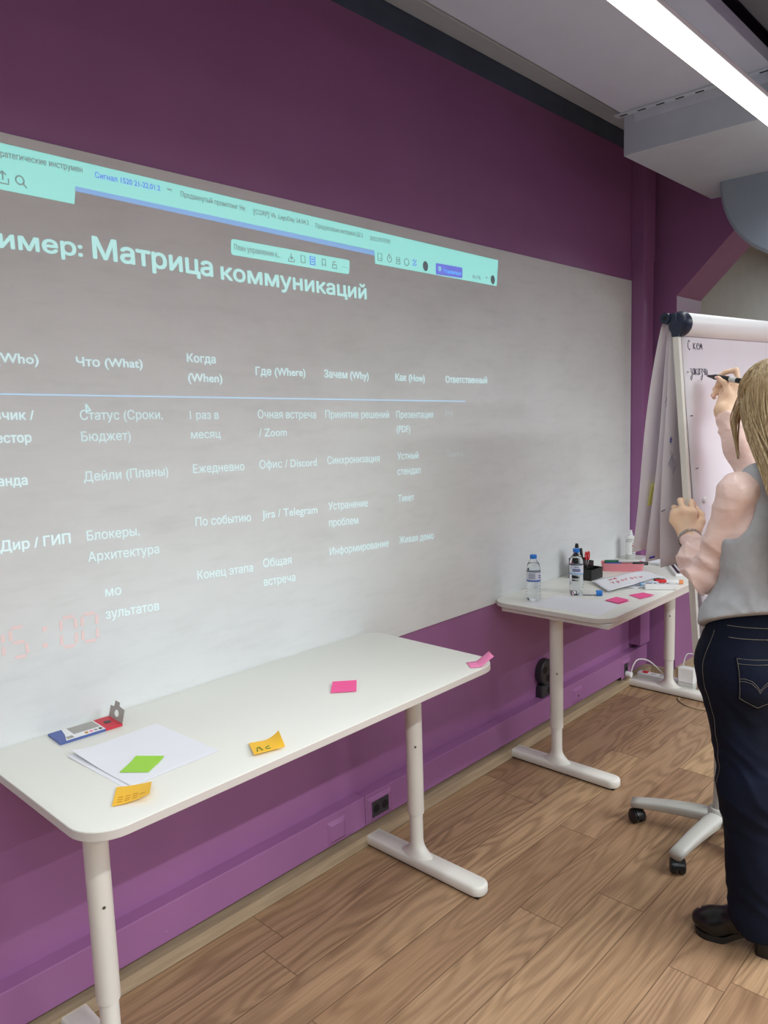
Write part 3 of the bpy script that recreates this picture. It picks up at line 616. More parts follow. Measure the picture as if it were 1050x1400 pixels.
quadnote('paper_sheet', [(2.815, -0.168), (3.045, -0.215), (3.075, -0.505), (2.838, -0.525)], Z2, 'paper', 'plain white sheet of paper at the left front of the far desk, before the bottles', None, 0.0006)
quadnote('sticky_note', [(3.078, -0.425), (3.160, -0.437), (3.137, -0.508), (3.052, -0.497)], Z2, 'pink', 'pink sticky note nearer the left on the far desk, with a paler note beneath it', lambda u, v: 0.003 + 0.002 * v)
quadnote('sticky_note', [(3.082, -0.429), (3.156, -0.44), (3.131, -0.514), (3.056, -0.503)], Z2, 'palepink', 'pale pink sticky note peeking out under a brighter pink one', None)
quadnote('sticky_note', [(3.233, -0.462), (3.315, -0.493), (3.277, -0.562), (3.193, -0.535)], Z2, 'pink', 'pink sticky note on the far desk nearer to the white eraser', lambda u, v: 0.001 + 0.006 * u * v)
# crumpled sheets
def crumple(corners, z, label, amp, seed, th=0.0006, raise_=0.0):
    A, B, Cc, Dd = [Vector((x, y, 0)) for x, y in corners]
    def fn(u, v):
        p = A * (1 - u) * (1 - v) + B * u * (1 - v) + Cc * u * v + Dd * (1 - u) * v
        h = amp * (0.5 + 0.5 * noise.noise(Vector((u * 2.3 + seed, v * 2.1, seed * 1.7)))) * (0.35 + u * v * 1.1) + 0.35 * amp * abs(math.sin(5 * u + 3 * v + seed)) * u
        return (p.x, p.y, z + th + raise_ + max(0.0003, h))
    o = MB().sheet(fn, 18, 14, th).build('paper_sheet', M['paper'], smooth='all'); tag(o, label, 'paper', 'loose sheets on the far desk'); return o, fn
crumple([(3.39, -0.24), (3.66, -0.31), (3.61, -0.49), (3.36, -0.43)], Z2, 'creased white sheet lying under the sheet with red writing', 0.012, 3.0)
o, fn = crumple([(3.365, -0.205), (3.715, -0.305), (3.60, -0.475), (3.205, -0.375)], Z2, 'crumpled white sheet with red handwriting on the far desk', 0.020, 1.3, raise_=0.008)
b = MB()
for s, u0, v0, h in (('не', 0.24, 0.34, 0.040), ('трогать', 0.20, 0.60, 0.040)):
    x = 0.0
    for ch in s:
        for st in GL[ch]:
            P = []
            for a, c in st:
                p = fn(min(1, u0 + (x + a) * h * 1.55), min(1, v0 - c * h * 3.0)); P.append((p[0], p[1], p[2] + 0.0008))
            b.tube(P, 0.0014, 5)
        x += 1.35
b.build('handwriting', M['redink'], o)
# black pen organiser with pens
og = thing('pen_organiser', 'black stepped desk organiser against the whiteboard', 'organiser', (3.50, -0.09, Z2))
b = MB()
def cup(x0, x1, y0, y1, h): 
    t_ = 0.003
    b.box((x0, y0, Z2), (x1, y1, Z2 + 0.003)); b.box((x0, y0, Z2), (x1, y0 + t_, Z2 + h)); b.box((x0, y1 - t_, Z2), (x1, y1, Z2 + h)); b.box((x0, y0, Z2), (x0 + t_, y1, Z2 + h)); b.box((x1 - t_, y0, Z2), (x1, y1, Z2 + h))
cup(3.40, 3.46, -0.135, -0.06, 0.105); cup(3.46, 3.52, -0.135, -0.06, 0.082); cup(3.40, 3.52, -0.185, -0.135, 0.055)
b.build('organiser_body', M['black'], og, bevel=0.0015)
def pen(a, c, r, m, label, name='pen', cap=None):
    o = MB().tube([a, Vector(a).lerp(Vector(c), .04), Vector(a).lerp(Vector(c), .96), c], [r * .6, r, r, r * .75], 10).build(name, M[m], smooth=True); tag(o, label, 'pen')
    return o
pen((3.425, -0.11, Z2 + .004), (3.408, -0.10, Z2 + .182), 0.0085, 'black', 'tall black marker leaning left in the organiser')
pen((3.445, -0.10, Z2 + .004), (3.430, -0.085, Z2 + .168), 0.008, 'black', 'black marker in the middle of the organiser')
pen((3.445, -0.120, Z2 + .004), (3.450, -0.10, Z2 + .152), 0.0075, 'black', 'black marker behind the scissors in the organiser')
sc = thing('scissors', 'red handled scissors standing in the black organiser', 'scissors', (3.46, -0.13, Z2 + .01))
for k, (dx, tz) in enumerate(((0.0, 0.135), (0.018, 0.133))):
    P = [(3.440 + dx + 0.0085 * math.cos(a), -0.135 - 0.004 * k, Z2 + 0.117 + 0.02 * math.sin(a)) for a in [i * math.pi / 8 for i in range(17)]]
    MB().tube(P, 0.0035, 8).build('handle', M['mred'], sc, smooth='all')
    MB().tube([(3.440 + dx, -0.135 - .004 * k, Z2 + 0.098), (3.446 - .2 * dx, -0.125, Z2 + 0.012)], [0.004, 0.002], 6).build('blade', M['chrome'], sc, smooth=True)
# pink tray with markers
tr = thing('pen_tray', 'pink plastic tray full of markers on the far desk', 'tray', (3.735, -0.185, Z2))
tx = Vector((0.34, -0.62, 0)).normalized(); ty = Vector((0.62, 0.34, 0)).normalized(); tc = Vector((3.735, -0.185, Z2))
R = []
for sx, sy, zz in ((.098, .040, 0.0), (.108, .047, .042), (.104, .043, .042), (.094, .036, .004)):
    R.append([tuple(tc + tx * x + ty * y + Vector((0, 0, zz))) for x, y in rrect(-sx, -sy, sx, sy, 0.014, 4)])
MB().stack(R).build('tray_body', M['tray'], tr, smooth=True)
for k, (mm, off, zz, lab) in enumerate((('mgreen', .022, .040, 'green marker on top of the pink tray'), ('mblue', -.014, .034, 'blue marker at the front of the pink tray'), ('lgrey', .002, .046, 'light grey marker lying across the pink tray'), ('black', -.026, .040, 'black marker with its cap over the end of the pink tray'))):
    s0, s1 = ((-.09, -.01), (-.085, -.005), (-.02, .085), (0.05, .128))[k]
    a = tc + tx * s0 + ty * off + Vector((0, 0, zz)); c = tc + tx * s1 + ty * off * .8 + Vector((0, 0, zz + .002)); pen(a, c, 0.0095, mm, lab, 'marker')
# spray bottle, stacked papers
sp = thing('spray_bottle', 'white spray bottle with a dark printed label beside the pipe box', 'bottle', (4.04, -0.085, Z2)); c = (4.04, -0.085, Z2)
MB().lathe([(0.024, 0), (0.027, .004), (0.027, .105), (0.022, .122), (0.012, .130)], c, 28).build('bottle_body', M['lgrey'], sp, smooth=True)
MB().lathe([(0.028, .118), (0.030, .121), (0.030, .131), (0.013, .134), (0.012, .150), (0.009, .152), (0.009, .166)], c, 28).build('spray_cap', M['white'], sp, smooth=True)
lbp = MB().lathe([(0.0274, .03), (0.0274, .10)], c, 28, cap=False).build('label_wrap', M['white'], sp, smooth='all')
ang = math.atan2(-2 + .085, -4.04); b = MB(); b2 = MB()
for k in range(5): b.tube([(c[0] + .0277 * math.cos(ang + .35 + q * .14), c[1] + .0277 * math.sin(ang + .35 + q * .14), Z2 + .092 - k * .014) for q in range(6)], 0.0018, 4)
b.build('label_print', M['ink'], lbp); b2.tube([(c[0] + .028 * math.cos(ang + .3 + q * .14), c[1] + .028 * math.sin(ang + .3 + q * .14), Z2 + .080) for q in range(7)], 0.0035, 4); b2.build('label_stripe', M['mred'], lbp)
for k, (zz, rot, lb) in enumerate(((0, .05, 'bottom of the small pile of papers behind the flipchart pages'), (.006, -.08, 'middle of the small pile of papers behind the flipchart pages'), (.012, .12, 'topmost of the small pile of papers behind the flipchart pages'))):
    c_, s_ = math.cos(rot), math.sin(rot)
    o = MB().prism([(4.04 + c_ * x - s_ * y, -0.24 + s_ * x + c_ * y) for x, y in ((-.1, -.07), (.1, -.07), (.1, .07), (-.1, .07))], Z2 + zz, Z2 + zz + .005).build('paper_pile', M['paper'] if k != 1 else M['lgrey'], bevel=0.0005); tag(o, 'white papers, ' + lb, 'paper')
# markers, eraser, box of markers, glue stick at the front
def marker(p, d, ln, name, label, parts):
    t = thing(name, label, 'marker', p); d = Vector(d).normalized(); p = Vector(p)
    for nm, a, c, r, m in parts: MB().tube([p + d * (a * ln), p + d * (c * ln)], r, 14).build(nm, M[m], t, smooth=True, bevel=0.001)
marker((3.535, -0.452, Z2 + .0105), (0.052, -0.107, 0), 0.128, 'marker', 'red and white marker with an orange end at the front of the far desk', [('marker_cap', 0, .40, .0105, 'mred'), ('barrel', .40, .85, .0098, 'white'), ('end_plug', .85, 1.0, .0102, 'morange')])
marker((3.50, -0.405, Z2 + .0095), (0.062, -0.055, 0), 0.11, 'marker', 'green capped marker half hidden behind the red one', [('marker_cap', .5, 1, .0095, 'mgreen'), ('barrel', 0, .5, .009, 'lgrey')])
marker((3.43, -0.425, Z2 + .0095), (0.05, -0.055, 0), 0.085, 'glue_stick', 'pale teal glue stick lying before the crumpled sheets', [('barrel', 0, 1, .0095, 'palelab')])
er = thing('eraser', 'white plastic board eraser lying at the front edge of the far desk', 'eraser', (3.44, -0.53, Z2)); d = Vector((0.06, -0.093, 0)).normalized(); w = Vector((-d.y, d.x, 0))
e = MB().obox((3.432, -0.522, Z2 + .013), d, w, (0, 0, 1), .072, .024, .012).build('eraser_body', M['white'], er, bevel=0.004)
b = MB()
for q, s_ in ((-.05, .014), (-.022, .006), (.01, .012), (.035, .006)): b.obox(Vector((3.432, -0.522, Z2 + .0254)) + d * q + w * .008, d, w, (0, 0, 1), s_, .0035, .0006)
b.build('printed_marks', M['socket'], e)
bx = thing('marker_case', 'case with dark stripes lying on the far desk beside the raised elbow', 'case', (3.83, -.48, Z2)); d = Vector((0.262, 0.158, 0)).normalized(); w = Vector((-d.y, d.x, 0)); cc = Vector((3.885, -0.432, Z2))
cs = MB().obox(cc + Vector((0, 0, .0075)), d, w, (0, 0, 1), .15, .045, .0072).build('case_body', M['white'], bx, bevel=0.002)
for k in range(3): MB().obox(cc + w * (.028 - k * .026) + Vector((0, 0, .0152)), d, w, (0, 0, 1), .14, .0075, .0008).build('dark_stripe', M['black'], cs)
gl = thing('clear_tube', 'clear plastic tube with a blue cap lying by the second bottle', 'tube', (3.12, -.34, Z2)); 
MB().tube([(3.075, -0.255, Z2 + .012), (3.085, -0.265, Z2 + .0125), (3.138, -0.338, Z2 + .0125), (3.144, -0.346, Z2 + .010)], [.008, .012, .012, .009], 20).build('tube_body', M['clear'], gl, smooth='all')
MB().tube([(3.144, -0.346, Z2 + .0125), (3.160, -0.368, Z2 + .0125)], .0125, 20).build('tube_cap', M['capblue'], gl, smooth=True, bevel=.001)
# ------------------------------------------------------------------ sockets and cables along the wall
def plate(x0, x1, z0, z1, y, nm, label, holes):
    t = thing(nm, label, 'socket', ((x0 + x1) / 2, y, z0)); ins = .014
    R = [[(x, yy, z) for x, z in q] for yy, q in ((y, [(x0, z0), (x1, z0), (x1, z1), (x0, z1)]), (y - .009, [(x0 + ins, z0 + ins), (x1 - ins, z0 + ins), (x1 - ins, z1 - ins), (x0 + ins, z1 - ins)]))]
    MB().stack(R).build('face_plate', M['purple'], t)
    if holes:
        for k in range(holes):
            xa = x0 + ins + .004 + k * .047
            s_ = MB().box((xa, y - .011, z0 + ins + .004), (xa + .045, y - .008, z1 - ins - .004)).build('socket_module', M['socket'], t, bevel=.001)
            MB().lathe([(.0165, -.0112 + y), (.0165, y - .0105)], (xa + .0225, 0, (z0 + z1) / 2), 20, 'y').build('socket_recess', M['hole'], s_)
    return t
plate(1.915, 2.052, 0.078, 0.176, -0.05, 'wall_socket', 'purple framed double socket with dark outlets in the wall trunking under the front desk', 2)
plate(1.71, 1.80, 0.080, 0.165, -0.05, 'blank_plate', 'purple blank plate on the trunking left of the double socket', 0)
t = plate(3.45, 3.55, 0.080, 0.160, -0.05, 'blank_plate', 'purple blank plate on the trunking behind the far desk with a small hole', 0); MB().lathe([(.005, -.0602), (.005, -.0592)], (3.50, 0, .115), 12, 'y').build('small_hole', M['hole'], t)
wsk = thing('wall_socket', 'black round triple socket above a square outlet on the wall behind the far desk', 'socket', (3.235, 0, .19))
r1 = MB().lathe([(.060, 0.0), (.066, -.004), (.066, -.032), (.060, -.038)], (3.235, 0, .312), 40, 'y').build('round_adaptor', M['socket'], wsk, smooth=True)
r2 = MB().box((3.178, -.038, .186), (3.292, 0, .250)).build('square_outlet', M['socket'], wsk, bevel=.008)
for dx, dz in ((-.028, .018), (.028, .018), (0, -.030)): MB().lathe([(.0185, -.0392), (.0185, -.0375)], (3.235 + dx, 0, .312 + dz), 20, 'y').build('outlet_hole', M['hole'], r1)
MB().lathe([(.0185, -.0392), (.0185, -.0375)], (3.245, 0, .218), 20, 'y').build('outlet_hole', M['hole'], r2)
t = plate(4.01, 4.12, .055, .165, -0.05, 'wall_socket', 'purple framed socket behind the far desk with a white plug in it', 1)
cb = thing('power_cable', 'white power cable arching from the wall plug to the power strip', 'cable', (4.03, -.06, .08))
MB().tube([(4.05, -.055, .085), (4.05, -.095, .085)], .017, 14).build('plug', M['white'], cb, smooth=True, bevel=.003)
def spline(P, n=10):
    P = [Vector(p) for p in P]; o = []
    for i in range(len(P) - 1):
        p0, p1, p2, p3 = P[max(i - 1, 0)], P[i], P[i + 1], P[min(i + 2, len(P) - 1)]
        for k in range(n):
            t_ = k / n; o.append(0.5 * ((2 * p1) + (p2 - p0) * t_ + (2 * p0 - 5 * p1 + 4 * p2 - p3) * t_ ** 2 + (3 * p1 - p0 - 3 * p2 + p3) * t_ ** 3))
    return o + [P[-1]]
MB().tube(spline([(4.05, -.09, .09), (4.055, -.10, .14), (4.08, -.12, .175), (4.115, -.17, .165), (4.14, -.24, .10), (4.155, -.285, .05), (4.165, -.31, .025)]), .004, 8).build('cord', M['white'], cb, smooth='all')
ps = thing('power_strip', 'white power strip with a red switch lying behind the desk foot', 'power strip', (4.215, -.2, 0)); b = MB().box((4.195, -.31, .0), (4.25, -.055, .055)).build('strip_body', M['white'], ps, bevel=.006)
MB().box((4.208, -.115, .054), (4.236, -.085, .060)).build('switch', M['mred'], b, bevel=.001)
for k in range(3): MB().lathe([(.018, .0548), (.018, .0556)], (4.222, -.15 - k * .05, 0), 18).build('outlet_hole', M['lgrey'], b)
ad = tag(MB().box((4.165, -.405, .062), (4.215, -.315, .148)).build('power_adapter', M['white'], bevel=.005), 'white box power adapter beside the right leg of the far desk', 'adapter')
tag(MB().box((4.165, -.405, .0), (4.215, -.315, .061)).build('desk_control_box', M['lgrey'], bevel=.004), 'grey box standing under the white power adapter', 'box')
tag(MB().tube(spline([(4.20, -.33, .15), (4.24, -.34, .21), (4.27, -.40, .19), (4.28, -.46, .12), (4.275, -.54, .02), (4.27, -.66, .006)]), .003, 8).build('cable', M['lgrey'], smooth='all'), 'thin grey cable looping over the white adapter', 'cable')
p2 = thing('power_strip', 'pale grey power strip lying beside the right desk leg', 'power strip', (4.20, -.48, 0)); MB().box((4.19, -.62, 0), (4.245, -.42, .045)).build('strip_body', M['lgrey'], p2, bevel=.006)
tag(MB().tube(spline([(4.075, -.36, .004), (4.03, -.38, .004), (3.98, -.46, .004), (4.0, -.56, .004), (4.08, -.64, .004), (4.2, -.68, .004)]), .004, 8).build('cable', M['oak_trim'], smooth='all'), 'beige cable curving over the floor in front of the far desk foot', 'cable')
# track spotlight in the next room
sl = thing('spotlight', 'black spotlight high up in the room beyond the opening', 'spotlight', (6.1, -0.28, 2.92))
MB().lathe([(.05, 6.02), (.065, 6.03), (.065, 6.2), (.05, 6.22)], (0, -.34, 2.83), 24, 'x').build('spot_head', M['black'], sl, smooth=True)
MB().box((6.10, -.36, 2.88), (6.14, -.32, 3.05)).build('spot_arm', M['black'], sl); MB().box((5.98, -.40, 3.0), (6.3, -.22, 3.05)).build('spot_base', M['black'], sl)
# ------------------------------------------------------------------ flipchart on a castor base
FU = Vector((0.9886, -0.1507, 0)); FN = Vector((-0.1507, -0.9886, 0)); FO = Vector((2.45, -1.0215, 1.415)); LEAN = 0.088
def fb(u, z, d=0.0):      # board frame: u along the board, z height, d in front of the board
    return FO + FU * u + Vector((0, 0, z - 1.415)) - FN * ((z - 1.415) * LEAN) + FN * d
FUP = (fb(0, 2) - fb(0, 1)).normalized()
fc = thing('flipchart', 'white flipchart on a grey castor base with a page being written on', 'flipchart', (2.78, -1.03, 0))
def fbox(u0, u1, z0, z1, d0, d1, name, m, par, bevel=.002):
    P = [fb(u, z, d) for z in (z0, z1) for u, d in ((u0, d1), (u1, d1), (u1, d0), (u0, d0))]
    return MB().add(P, [(0, 3, 2, 1), (4, 5, 6, 7), (0, 1, 5, 4), (1, 2, 6, 5), (2, 3, 7, 6), (3, 0, 4, 7)]).build(name, M[m], par, bevel=bevel)
bd = fbox(0.014, 0.686, 0.83, 1.88, -0.012, 0.002, 'board', 'white', fc)
fbox(-0.002, 0.014, 0.812, 1.835, -0.014, 0.008, 'side_rail', 'metal', bd); fbox(0.686, 0.702, 0.812, 1.835, -0.014, 0.008, 'side_rail', 'metal', bd); fbox(0.0, 0.7, 0.80, 0.832, -0.014, 0.02, 'pen_ledge', 'metal', bd)
# front page with handwriting
def pg(u, v):
    return fb(0.018 + 0.664 * u, 0.845 + 1.02 * v, 0.006 + 0.012 * (1 - v) ** 2 + 0.004 * math.sin(4 * u + 2) * (1 - v))
pgo = MB().sheet(pg, 12, 16, 0.0008, tuple(FN)).build('front_page', M['paper2'], fc, smooth='all')
def onpage(u, z): 
    v = (z - 0.845) / 1.02; p = pg((u - 0.018) / 0.664, v); return p + FN * 0.0012
def scr(s, u0, z0, h, r, sp=1.2, sc=0.8):
    x = 0; hw = MB()
    for ch in s:
        for st in GL.get(ch, []):
            hw.tube([onpage(u0 + (x + a * sc) * h, z0 + b_ * h) for a, b_ in st], r, 5)
        x += sp * sc
    hw.build('handwriting', M['ink'], pgo)
scr('С', 0.050, 1.792, 0.020, .0009); scr('кем', 0.083, 1.795, 0.020, .0009)
scr('-', 0.032, 1.712, 0.018, .0011); scr('заказчи', 0.052, 1.712, 0.021, .0009, 1.0, 0.75)
for u, z in ((.036, 1.58), (.046, 1.41)): MB().tube([onpage(u, z), onpage(u + .014, z + .001)], .0015, 5).build('pen_dash', M['ink'], pgo)
# clamp: white roll in front, navy end caps
rc = fb(0.0, 1.872, 0.030); RR = 0.0370
def rollpts(u): return fb(u, 1.872, 0.008)
MB().tube([rollpts(0.018), rollpts(0.022), rollpts(0.71)], [RR - .002, RR, RR], 40).build('paper_roll', M['white'], fc, smooth=True)
for s_, u in ((-1, 0.0), (1, 0.70)):
    cpz = MB().tube([rollpts(u + .018), rollpts(u + .012), rollpts(u + .004), rollpts(u - .002)] if s_ < 0 else [rollpts(.71), rollpts(.73)], [RR + .003, RR + .003, RR * .97, RR * .80] if s_ < 0 else [RR + .003, RR * .9], 36).build('end_cap', M['navy'], fc, smooth='all')
    k = MB().tube([fb(u - .012, 1.893, -.030), fb(u + .012, 1.893, -.030)], .017, 24).build('hinge_knob', M['navy'], cpz, smooth=True)
    MB().tube([fb(u - .0135, 1.893, -.030), fb(u - .0115, 1.893, -.030)], .007, 16).build('knob_hole', M['hole'], k)
    fbox(u - .006, u + .012, 1.872, 1.907, -.034, .006, 'cap_bridge', 'navy', cpz, .004); fbox(u - .004, u + .016, 1.832, 1.885, -.016, .011, 'rail_socket', 'navy', cpz, .003)
# pages flipped over the top, hanging behind
HANG = [(0.185, 1.115, 0.0), (0.142, 1.085, 0.012), (0.102, 1.075, 0.006)]
pages = []
for k, (back, zb, du) in enumerate(HANG):
    def hp(u, v, back=back, zb=zb, du=du, k=k):
        z = 1.905 + (zb - 1.905) * v
        dd = -0.022 - 0.008 * (2 - k) - back * (v ** (0.8 if k == 0 else 1.0)) + 0.088 * (1.905 - z) * 1.0 - 0.008 * math.sin(6 * v + k * 2 + 3 * u) * v
        p = fb(du + 0.66 * u, 1.872, dd); p.z = z
        return p
    o = MB().sheet(hp, 10, 18, 0.0008, tuple(FN)).build('flipped_page', M['paper2'], fc, smooth='all'); pages.append((o, hp))
def onhang(k, u, v): return pages[k][1](u, v) + FN * 0.0015
b = MB(); b.tube([onhang(1, .03, .985), onhang(1, .075, .985)], .0035, 4); b.build('blue_tape', M['blueink'], pages[1][0])
b = MB()
for st in GL['*']: b.tube([onhang(2, .045 + a * .022, .50 - c * .028) for a, c in st], .0011, 5)
b.build('blue_star', M['blueink'], pages[2][0])
b = MB()
for i in range(7): b.tube([onhang(2, .06 + .008 * i + .012 * math.sin(q + i), .53 + .012 * q + .006 * i) for q in range(6)], .0007, 4)
for i in range(3): b.tube([onhang(2, .05 + .02 * i + .008 * math.cos(q), .14 + .05 * i + .008 * q) for q in range(6)], .0007, 4)
b.build('faint_handwriting', M['faintink'], pages[2][0])
b = MB()
for st in GL['1']: b.tube([onhang(1, .015 + a * .03, .36 - c * .03) for a, c in st], .0008, 4)
b.build('handwriting', M['faintink'], pages[1][0])
b = MB().tube([onhang(2, .0 + .005, .77), onhang(2, .035, .765)], .0012, 5).build('pen_dash', M['ink'], pages[2][0])
yq = [pages[0][1](.065, .70), pages[0][1](.16, .69), pages[0][1](.17, .79), pages[0][1](.08, .80)]
def yn(u, v):
    p = yq[0] * (1 - u) * (1 - v) + yq[1] * u * (1 - v) + yq[2] * u * v + yq[3] * (1 - u) * v
    return p + FN * (.003 + .014 * (1 - u) * (1 - v))
tag(MB().sheet(yn, 6, 6, .0008, tuple(FN)).build('sticky_note', M['yellow'], smooth='all'), 'pale yellow sticky note on a page hanging behind the flipchart', 'sticky note')
mg = onpage(.082, 1.305); tag(MB().tube([mg, mg + FN * .007], .0095, 20).build('magnet', M['white'], smooth=True, bevel=.001), 'small round white magnet holding the flipchart page', 'magnet')
# column, hub, five arms, castors
hx, hy = 2.775, -1.045
MB().tube([(hx, hy, .09), (hx, hy, 1.0)], .026, 28).build('column', M['leggrey'], fc, smooth=True)
MB().tube([(hx, hy, .95), fb(.33, 1.05, -.02)], .022, 20).build('tilt_arm', M['leggrey'], fc, smooth=True); fbox(.2, .5, 1.02, 1.08, -.03, -.012, 'back_plate', 'leggrey', fc)
hb = MB().lathe([(.036, .065), (.046, .075), (.046, .118), (.036, .132)], (hx, hy, 0), 32).build('hub', M['leggrey'], fc, smooth=True)
a0 = math.atan2(-0.735 - hy, 2.705 - hx)
for k in range(5):
    a = a0 + math.radians((0, 71, 142, 205, 262)[k]); d = Vector((math.cos(a), math.sin(a), 0)); w = Vector((-d.y, d.x, 0)); R = []
    for i in range(11):
        t_ = i / 10; rr = 0.02 + 0.30 * t_; zt = 0.122 - 0.030 * t_ ** 2; hh = 0.058 - 0.022 * t_; ww = 0.034 - 0.008 * t_
        R.append([tuple(Vector((hx, hy, 0)) + d * rr + w * (ww * math.cos(q) * (1 if math.sin(q) > 0 else .85)) + Vector((0, 0, zt - hh / 2 + hh / 2 * math.copysign(abs(math.sin(q)) ** .6, math.sin(q))))) for q in [2 * math.pi * j / 20 for j in range(20)]])
    arm = MB().stack(R).build('base_arm', M['leggrey'], fc, smooth='all')
    c = Vector((hx, hy, 0)) + d * 0.305; sa = a + 0.9 + 1.3 * k; wd = Vector((math.cos(sa), math.sin(sa), 0))
    cs = MB().tube([c + Vector((0, 0, .048)), c + Vector((0, 0, .072))], .012, 14).build('castor', M['black'], arm, smooth=True)
    wc = c + Vector((-wd.y, wd.x, 0)) * .008 + Vector((0, 0, .0265))
    b = MB()
    for s_ in (-1, 1): b.tube([wc + wd * (s_ * .005), wc + wd * (s_ * .008), wc + wd * (s_ * .022), wc + wd * (s_ * .026)], [.025, .0265, .0265, .021], 28)
    hood = [wc + wd * x + Vector((0, 0, 1)) * (.031 * math.sin(q)) + wd.cross(Vector((0, 0, 1))) * (.031 * math.cos(q)) for x in (-.017, .017) for q in [math.pi * j / 10 for j in range(11)]]
    b.add(hood, [(j, j + 1, 12 + j, 11 + j) for j in range(10)] + [tuple(range(11)), tuple(range(21, 10, -1))])
    b.build('wheels', M['black'], arm, smooth=True)
# ------------------------------------------------------------------ person: bodies and clothes as smooth implicit surfaces
PL_ = np.array([-0.838, 0.545, 0.0]); PF = np.array([0.545, 0.838, 0.0]); PB = np.array([2.305, -1.345, 0.0])
P2L = np.array([-0.629, 0.777, 0.0]); P2F = np.array([0.777, 0.629, 0.0]); P2B = np.array([2.300, -1.330, 0.0]); TR2 = np.stack([P2L, P2F, np.array([0, 0, 1.0])])
def T2(l, f, z): return P2B + P2L * l + P2F * f + np.array([0, 0, z])     # pelvis, turned less than the shoulders
def T(l, f, z): return PB + PL_ * l + PF * f + np.array([0, 0, z])
TR = np.stack([PL_, PF, np.array([0, 0, 1.0])])        # world -> torso axes
def cap(a, b, ra, rb, k=0.03): return ('c', np.array(a, float), np.array(b, float), ra, rb, k)
def ell(c, r, k=0.03, R=None): return ('e', np.array(c, float), np.array(r, float), TR if R is None else R, k)
def chain(pts, rs, k=0.03): return [cap(pts[i], pts[i + 1], rs[i], rs[i + 1], k) for i in range(len(pts) - 1)]
def sdf(prims, lo, hi, h, post=None):
    lo = np.array(lo, float); n = np.ceil((np.array(hi) - lo) / h).astype(int) + 1
    ax = [lo[i] + h * np.arange(n[i]) for i in range(3)]
    f = np.full(tuple(n), 0.2, np.float32)
    for p in prims:
        if p[0] == 'c': bl = np.minimum(p[1] - p[3], p[2] - p[4]); bh = np.maximum(p[1] + p[3], p[2] + p[4])
        else: bl = p[1] - p[2].max(); bh = p[1] + p[2].max()
        mg_ = 0.07
        i0 = np.clip(np.floor((bl - mg_ - lo) / h).astype(int), 0, n); i1 = np.clip(np.ceil((bh + mg_ - lo) / h).astype(int) + 1, 0, n)
        if (i1 <= i0).any(): continue
        X, Y, Z = np.meshgrid(ax[0][i0[0]:i1[0]], ax[1][i0[1]:i1[1]], ax[2][i0[2]:i1[2]], indexing='ij')
        q = np.stack([X, Y, Z], -1)
        if p[0] == 'c':
            ab = p[2] - p[1]; t = np.clip(((q - p[1]) @ ab) / max(ab @ ab, 1e-9), 0, 1)
            d = np.linalg.norm(q - (p[1] + t[..., None] * ab), axis=-1) - (p[3] + (p[4] - p[3]) * t)
        else:
            w = (q - p[1]) @ p[3].T; k0 = np.linalg.norm(w / p[2], axis=-1); k1 = np.linalg.norm(w / p[2] ** 2, axis=-1)
            d = k0 * (k0 - 1) / np.maximum(k1, 1e-6)
        s = f[i0[0]:i1[0], i0[1]:i1[1], i0[2]:i1[2]]; k = p[-1]
        hh = np.maximum(k - np.abs(s - d), 0) / k
        f[i0[0]:i1[0], i0[1]:i1[1], i0[2]:i1[2]] = np.minimum(s, d) - hh * hh * k * 0.25
    if post is not None:
        X, Y, Z = np.meshgrid(*ax, indexing='ij'); f = post(f, X, Y, Z)
    f[[0, -1]] = 0.2; f[:, [0, -1]] = 0.2; f[:, :, [0, -1]] = 0.2
    return f, lo, h
